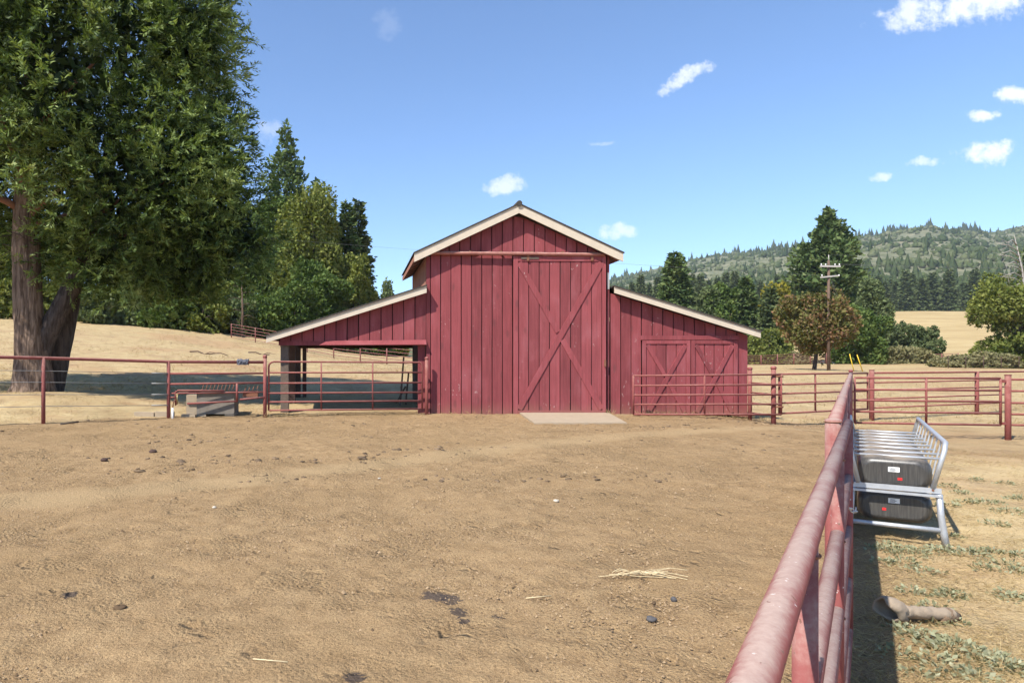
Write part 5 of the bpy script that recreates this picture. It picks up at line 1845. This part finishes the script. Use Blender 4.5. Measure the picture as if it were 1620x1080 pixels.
# clods
def lumps(X, Y, S, flat_=0.6, tint=None):
    n_ = len(X)
    base = np.array([(1, 0, -0.4), (0, 1, -0.4), (-1, 0, -0.4), (0, -1, -0.4), (0, 0, 1)], dtype=float)
    F = np.array([(0, 1, 4), (1, 2, 4), (2, 3, 4), (3, 0, 4)])
    J = base[None] * rng.uniform(0.6, 1.35, (n_, 5, 1)) + rng.normal(size=(n_, 5, 3)) * 0.16
    a = rng.uniform(0, 6.28, n_)
    ca_, sa_ = np.cos(a)[:, None], np.sin(a)[:, None]
    xr = J[..., 0] * ca_ - J[..., 1] * sa_ * 0.7
    yr = J[..., 0] * sa_ + J[..., 1] * ca_ * 0.7
    Z = gz(X, Y)
    V = np.stack([X[:, None] + xr * S[:, None], Y[:, None] + yr * S[:, None], Z[:, None] + J[..., 2] * S[:, None] * flat_ + S[:, None] * 0.1], -1)
    FF = (F[None] + (np.arange(n_) * 5)[:, None, None]).reshape(-1, 3)
    return V.reshape(-1, 3), FF, np.repeat(tint if tint is not None else rng.uniform(0, 1, n_), 4)


n = 190000
Yc = 3.0 + 15.2 * rng.uniform(0, 1, n) ** 1.25
Xc = Yc * rng.uniform(-0.56, 1.0, n)
k = (grass_mask(Xc, Yc) < 0.4) & (track_dist(Xc, Yc) > 0.35 + 0.25 * rng.uniform(0, 1, n))
cl = fbm(Xc * 0.8, Yc * 0.8, 3, 71)
k &= rng.uniform(0, 1, n) < np.clip((cl - 0.3) * 2.4, 0.25, 1)
Xc, Yc = Xc[k], Yc[k]
S = 0.0030 + 0.0085 * rng.uniform(0, 1, len(Xc)) ** 4 + np.where(rng.uniform(0, 1, len(Xc)) < 0.003, rng.uniform(0.006, 0.016, len(Xc)), 0)
S = S * (1 + 0.05 * Yc)
m, t, b = new_mat('soil_clods', 0.95, 0.1)
t.l.new(t.ramp(t.attr('tint'), [(0, (0.11, 0.072, 0.042)), (0.4, (0.24, 0.162, 0.092)), (1, (0.38, 0.27, 0.16))]), b.inputs['Base Color'])
M['clod'] = m
V, F, T = lumps(Xc, Yc, S)
tag(link('soil_clods', np_mesh('soil_clods', V, F, T), m), 'crumbled brown soil clods scattered over the yard', 'soil', kind='stuff')
# droppings and dark crumbs gathered nearer the left fence and the barn
n = 2300
Yc = rng.uniform(9, 18.0, n)
Xc = Yc * rng.uniform(-0.55, 0.62, n)
cl = fbm(Xc * 0.9 + 5, Yc * 1.4, 3, 75)
k = (cl > 0.585) & (grass_mask(Xc, Yc) < 0.5)
Xc, Yc = Xc[k], Yc[k]
S = (0.010 + 0.035 * rng.uniform(0, 1, len(Xc)) ** 2) * np.where(rng.uniform(0, 1, len(Xc)) < 0.12, 1.8, 1)
m, t, b = new_mat('dry_dung', 0.95, 0.1)
t.l.new(t.ramp(t.attr('tint'), [(0, (0.085, 0.060, 0.042)), (1, (0.23, 0.16, 0.10))]), b.inputs['Base Color'])
base6 = np.array([(1, 0, 0), (0, 1, 0), (-1, 0, 0), (0, -1, 0), (0.7, 0.7, 0.5), (-0.7, 0.7, 0.5), (-0.7, -0.7, 0.5), (0.7, -0.7, 0.5), (0, 0, 0.85)])
f6 = np.array([(0, 4, 7), (1, 5, 4), (2, 6, 5), (3, 7, 6), (0, 1, 4), (1, 2, 5), (2, 3, 6), (3, 0, 7), (4, 5, 8), (5, 6, 8), (6, 7, 8), (7, 4, 8)])
J = base6[None] * rng.uniform(0.7, 1.3, (len(Xc), 9, 1)) + rng.normal(size=(len(Xc), 9, 3)) * 0.1
V = np.stack([Xc[:, None] + J[..., 0] * S[:, None], Yc[:, None] + J[..., 1] * S[:, None] * 0.8, gz(Xc, Yc)[:, None] + J[..., 2] * S[:, None] * 0.6], -1).reshape(-1, 3)
F = (f6[None] + (np.arange(len(Xc)) * 9)[:, None, None]).reshape(-1, 3)
T = np.repeat(rng.uniform(0, 1, len(Xc)), 12)
tag(link('dry_dung', np_mesh('dry_dung', V, F, T), m), 'dark dry dung crumbs strewn before the left fence and barn', 'dung', kind='stuff')


def blades(X, Y, L, W, upr, seed, z0=0.0):
    """thin dry stalks; upr 0 = lying, 1 = upright"""
    rs = np.random.default_rng(seed)
    n_ = len(X)
    a = rs.uniform(0, 6.28, n_)
    el = np.clip(rs.normal(upr, 0.22, n_), 0.03, 1.0) * 1.45
    D = np.stack([np.cos(a) * np.cos(el), np.sin(a) * np.cos(el), np.sin(el)], -1)
    P = np.stack([X, Y, gz(X, Y) + z0], -1)
    return leaf_quads(P, D, L, W, rs.uniform(0, 1, n_))


ch_ = []
# straw on the ground right of the near fence
n = 34000
Yc = 3.3 + 9.5 * rng.uniform(0, 1, n) ** 1.4
Xc = Yc * rng.uniform(0.68, 1.02, n)
s_ = fence_side(Xc, Yc)
den = fbm(Xc * 1.6, Yc * 1.6, 3, 81)
k = (s_ > 0.0) & (rng.uniform(0, 1, n) < np.clip((den - 0.33) * 3.2, 0.06, 1))
ch_.append(blades(Xc[k], Yc[k], rng.uniform(0.03, 0.10, k.sum()), rng.uniform(0.0018, 0.004, k.sum()), 0.14, 1, 0.012))
# grass on the mound at the left fence and along barn and fence lines
n = 26000
Xc = rng.uniform(-16, 2.5, n)
Yc = rng.uniform(14.5, 27, n)
gmk = grass_mask(Xc, Yc)
den = fbm(Xc * 0.9, Yc * 0.9, 3, 82)
k = (gmk > 0.5) & (rng.uniform(0, 1, n) < np.clip((den - 0.36) * 3, 0.05, 1)) & ~((Xc > -2) & (Yc > 18.0) & (Yc < 22.5))
ch_.append(blades(Xc[k], Yc[k], rng.uniform(0.05, 0.15, k.sum()), rng.uniform(0.004, 0.009, k.sum()), 0.35, 2))
n = 30000
Yc = 18 + 45 * rng.uniform(0, 1, n) ** 1.5
Xc = Yc * rng.uniform(0.55, 1.0, n)
den = fbm(Xc * 0.5, Yc * 0.5, 3, 83)
k = (rng.uniform(0, 1, n) < np.clip((den - 0.36) * 3, 0.05, 1)) & (Xc > 10.6)
ch_.append(blades(Xc[k], Yc[k], rng.uniform(0.06, 0.18, k.sum()), rng.uniform(0.006, 0.014, k.sum()), 0.4, 3))
n = 26000
Yc = 22 + 38 * rng.uniform(0, 1, n) ** 1.3
Xc = Yc * rng.uniform(-0.56, 0.12, n)
den = fbm(Xc * 0.4, Yc * 0.4, 3, 84)
k = (rng.uniform(0, 1, n) < np.clip((den - 0.36) * 3, 0.05, 1)) & ~((Xc > -2.3) & (Yc < 22.6))
ch_.append(blades(Xc[k], Yc[k], rng.uniform(0.08, 0.22, k.sum()), rng.uniform(0.008, 0.02, k.sum()), 0.4, 4))
# tufts at the foot of posts and walls
tx, ty = [], []
for (x, y, n_, s0) in ((6.70, 18.05, 60, 0.06), (-9.9, 19.0, 160, 0.5), (-8.6, 18.9, 120, 0.4), (10.1, 17.85, 140, 0.3), (9.0, 17.9, 160, 0.6), (8.0, 17.9, 140, 0.4), (0.3, 17.75, 160, 0.9), (-1.8, 17.5, 130, 0.25), (-2.3, 17.3, 60, 0.1), (2.9, 18.1, 60, 0.5)):
    tx.append(rng.normal(x, s0, n_))
    ty.append(np.clip(rng.normal(y, 0.10, n_), y - 0.2, 18.12 if y < 18.15 else 99))
tx, ty = np.concatenate(tx), np.concatenate(ty)
ch_.append(blades(tx, ty, rng.uniform(0.06, 0.2, len(tx)), rng.uniform(0.004, 0.008, len(tx)), 0.5, 5))
tag(link('dry_grass', cat_mesh('dry_grass', ch_), M['drygrass']), 'short dry golden grass and straw over the ground', 'grass', kind='stuff')

# low grey-green weeds on the right
WPX = [(1415, 868, .17), (1440, 876, .16), (1395, 870, .10), (1480, 872, .09), (1500, 800, .12), (1530, 795, .10), (1460, 905, .12), (1512, 872, .14), (1560, 795, .14), (1600, 810, .16), (1575, 830, .10),
       (1540, 878, .12), (1590, 895, .14), (1610, 880, .10), (1505, 940, .09), (1500, 945, .10), (1440, 938, .08), (1590, 942, .09), (1610, 950, .08), (1475, 962, .08), (1465, 1010, .13), (1490, 1020, .15),
       (1520, 1030, .15), (1440, 1000, .10), (1550, 1040, .13), (1580, 1055, .13), (1420, 1035, .10), (1500, 1065, .12), (1545, 1072, .10), (1450, 1070, .09), (1480, 985, .07), (1505, 985, .07), (1570, 875, .08),
       (1615, 790, .12), (1500, 770, .09), (1545, 760, .07), (1520, 780, .08), (1590, 765, .08), (1480, 1045, .10), (1600, 1060, .1), (1620, 905, .1), (1560, 900, .07), (1400, 890, .08), (1430, 890, .08), (1505, 850, .08)]
PX_, PD_, PL_, PT_ = [], [], [], []
for (px, py, r_) in WPX:
    x, y = gxy(px, py)
    r_ *= 0.8
    n_ = int(1000 * r_)
    a = rng.uniform(0, 6.28, n_)
    q = r_ * 1.25 * np.sqrt(rng.uniform(0, 1, n_)) * rng.uniform(0.6, 1.2, n_)
    X, Y = x + np.cos(a) * q * 1.25, y + np.sin(a) * q
    hgt = 0.045 * np.clip(1 - q / (r_ * 1.4), 0.1, 1) * rng.uniform(0.3, 1.2, n_)
    PX_.append(np.stack([X, Y, gz(X, Y) + hgt], -1))
    PD_.append(np.stack([np.cos(a), np.sin(a), rng.uniform(0.0, 1.0, n_)], -1) + rng.normal(size=(n_, 3)) * 0.5)
    PL_.append(rng.uniform(0.018, 0.045, n_))
    PT_.append(np.clip(rng.normal(0.5, 0.25, n_), 0, 1))
PL_ = np.concatenate(PL_)
V, F, T = leaf_quads(np.concatenate(PX_), np.concatenate(PD_), PL_, PL_ * 0.55, np.concatenate(PT_))
tag(link('weeds', np_mesh('weeds', V, F, T), M['weed']), 'low grey green weeds in patches right of the near fence', 'weeds', kind='stuff')

# straw wisp, stones and twigs in the yard
wx, wy = gxy(1018, 912)
mb = MB()
rr = random.Random(21)
for i in range(26):
    a = rr.uniform(-0.5, 0.5) + (math.pi if rr.random() < 0.4 else 0)
    l_ = rr.uniform(0.08, 0.32)
    x0_, y0_ = wx + rr.uniform(-.12, .08), wy + rr.uniform(-.05, .05)
    z0_ = zat(x0_, y0_) + rr.uniform(0.015, 0.045)
    mb.tube([(x0_, y0_, z0_), (x0_ + math.cos(a) * l_ * .5, y0_ + math.sin(a) * l_ * .5, z0_ + rr.uniform(0, .02)), (x0_ + math.cos(a) * l_, y0_ + math.sin(a) * l_, z0_ - 0.005)], 0.0026, 4, False)
tag(obj('straw_wisp', mb, M['straw']), 'wisp of pale bleached straw lying on the yard dirt', 'straw')


def stone(px, py, s, mat, label, flat_=0.6, seed=0):
    x, y = gxy(px, py)
    rr_ = random.Random(seed)
    mb_ = MB().ball((x, y, zat(x, y) + s * 0.25), s, 10, 7, flat_)
    mb_.v = [(a + rr_.uniform(-.12, .12) * s, b_ + rr_.uniform(-.12, .12) * s, c_ + rr_.uniform(-.1, .1) * s) for a, b_, c_ in mb_.v]
    return tag(obj('stone', mb_, mat), label, 'stone')


stone(1031, 981, 0.034, M['rock'], 'small dark blue grey stone in the yard below the straw wisp', 0.55, 1)
stone(1066, 949, 0.022, M['rock'], 'smaller round dark stone above the blue grey stone', 0.9, 2)
stone(339, 803, 0.024, M['chip'], 'small white stone in the left half of the yard', 0.6, 3)
stone(228, 983, 0.024, M['chip'], 'pale chip lying beside a dark clod at the lower left', 0.4, 4)
stone(600, 757, 0.022, M['chip'], 'tiny white chip in the middle of the yard', 0.5, 5)
stone(880, 793, 0.034, M['chip'], 'light grey chip in the yard right of the middle', 0.5, 6)
stone(190, 963, 0.045, M['clod'], 'flat dark clod at the lower left of the yard', 0.35, 7)
stone(165, 729, 0.06, M['darkwood'], 'dark lump of dung in the yard below the left fence', 0.6, 8)
stone(242, 716, 0.07, M['darkwood'], 'larger dark lump of dung right of the first below the left fence', 0.6, 9)
for k, (pa, pb, lab) in enumerate((((400, 1047), (455, 1052), 'thin pale stick at the lower left of the yard'), ((832, 950), (872, 946), 'thin pale stalk lying right of the dark damp spots'), ((96, 672), (124, 668), 'short stick at the foot of the left cable fence'))):
    a, b_ = gxy(*pa), gxy(*pb)
    tag(obj('stick', MB().tube([(a[0], a[1], zat(*a) + 0.02), (b_[0], b_[1], zat(*b_) + 0.02)], 0.004 if k < 2 else 0.02, 5), M['straw'] if k < 2 else M['oldwood']), lab, 'stick')

# ------------------------------------------------------------------ the air
hz = MB().box(-1700, 3000, -140, 2150, -6.0, 360.0)
m = bpy.data.materials.new('thin_summer_haze')
m.use_nodes = True
t = NT(m.node_tree)
t.n.clear()
pv = t.n.new('ShaderNodeVolumePrincipled')
pv.inputs['Color'].default_value = (0.80, 0.88, 1.0, 1)
pv.inputs['Density'].default_value = 0.00012
pv.inputs['Anisotropy'].default_value = 0.1
om = t.n.new('ShaderNodeOutputMaterial')
t.l.new(pv.outputs[0], om.inputs['Volume'])
tag(obj('haze', hz, m), 'thin pale summer haze between here and the mountain', 'haze', kind='stuff')
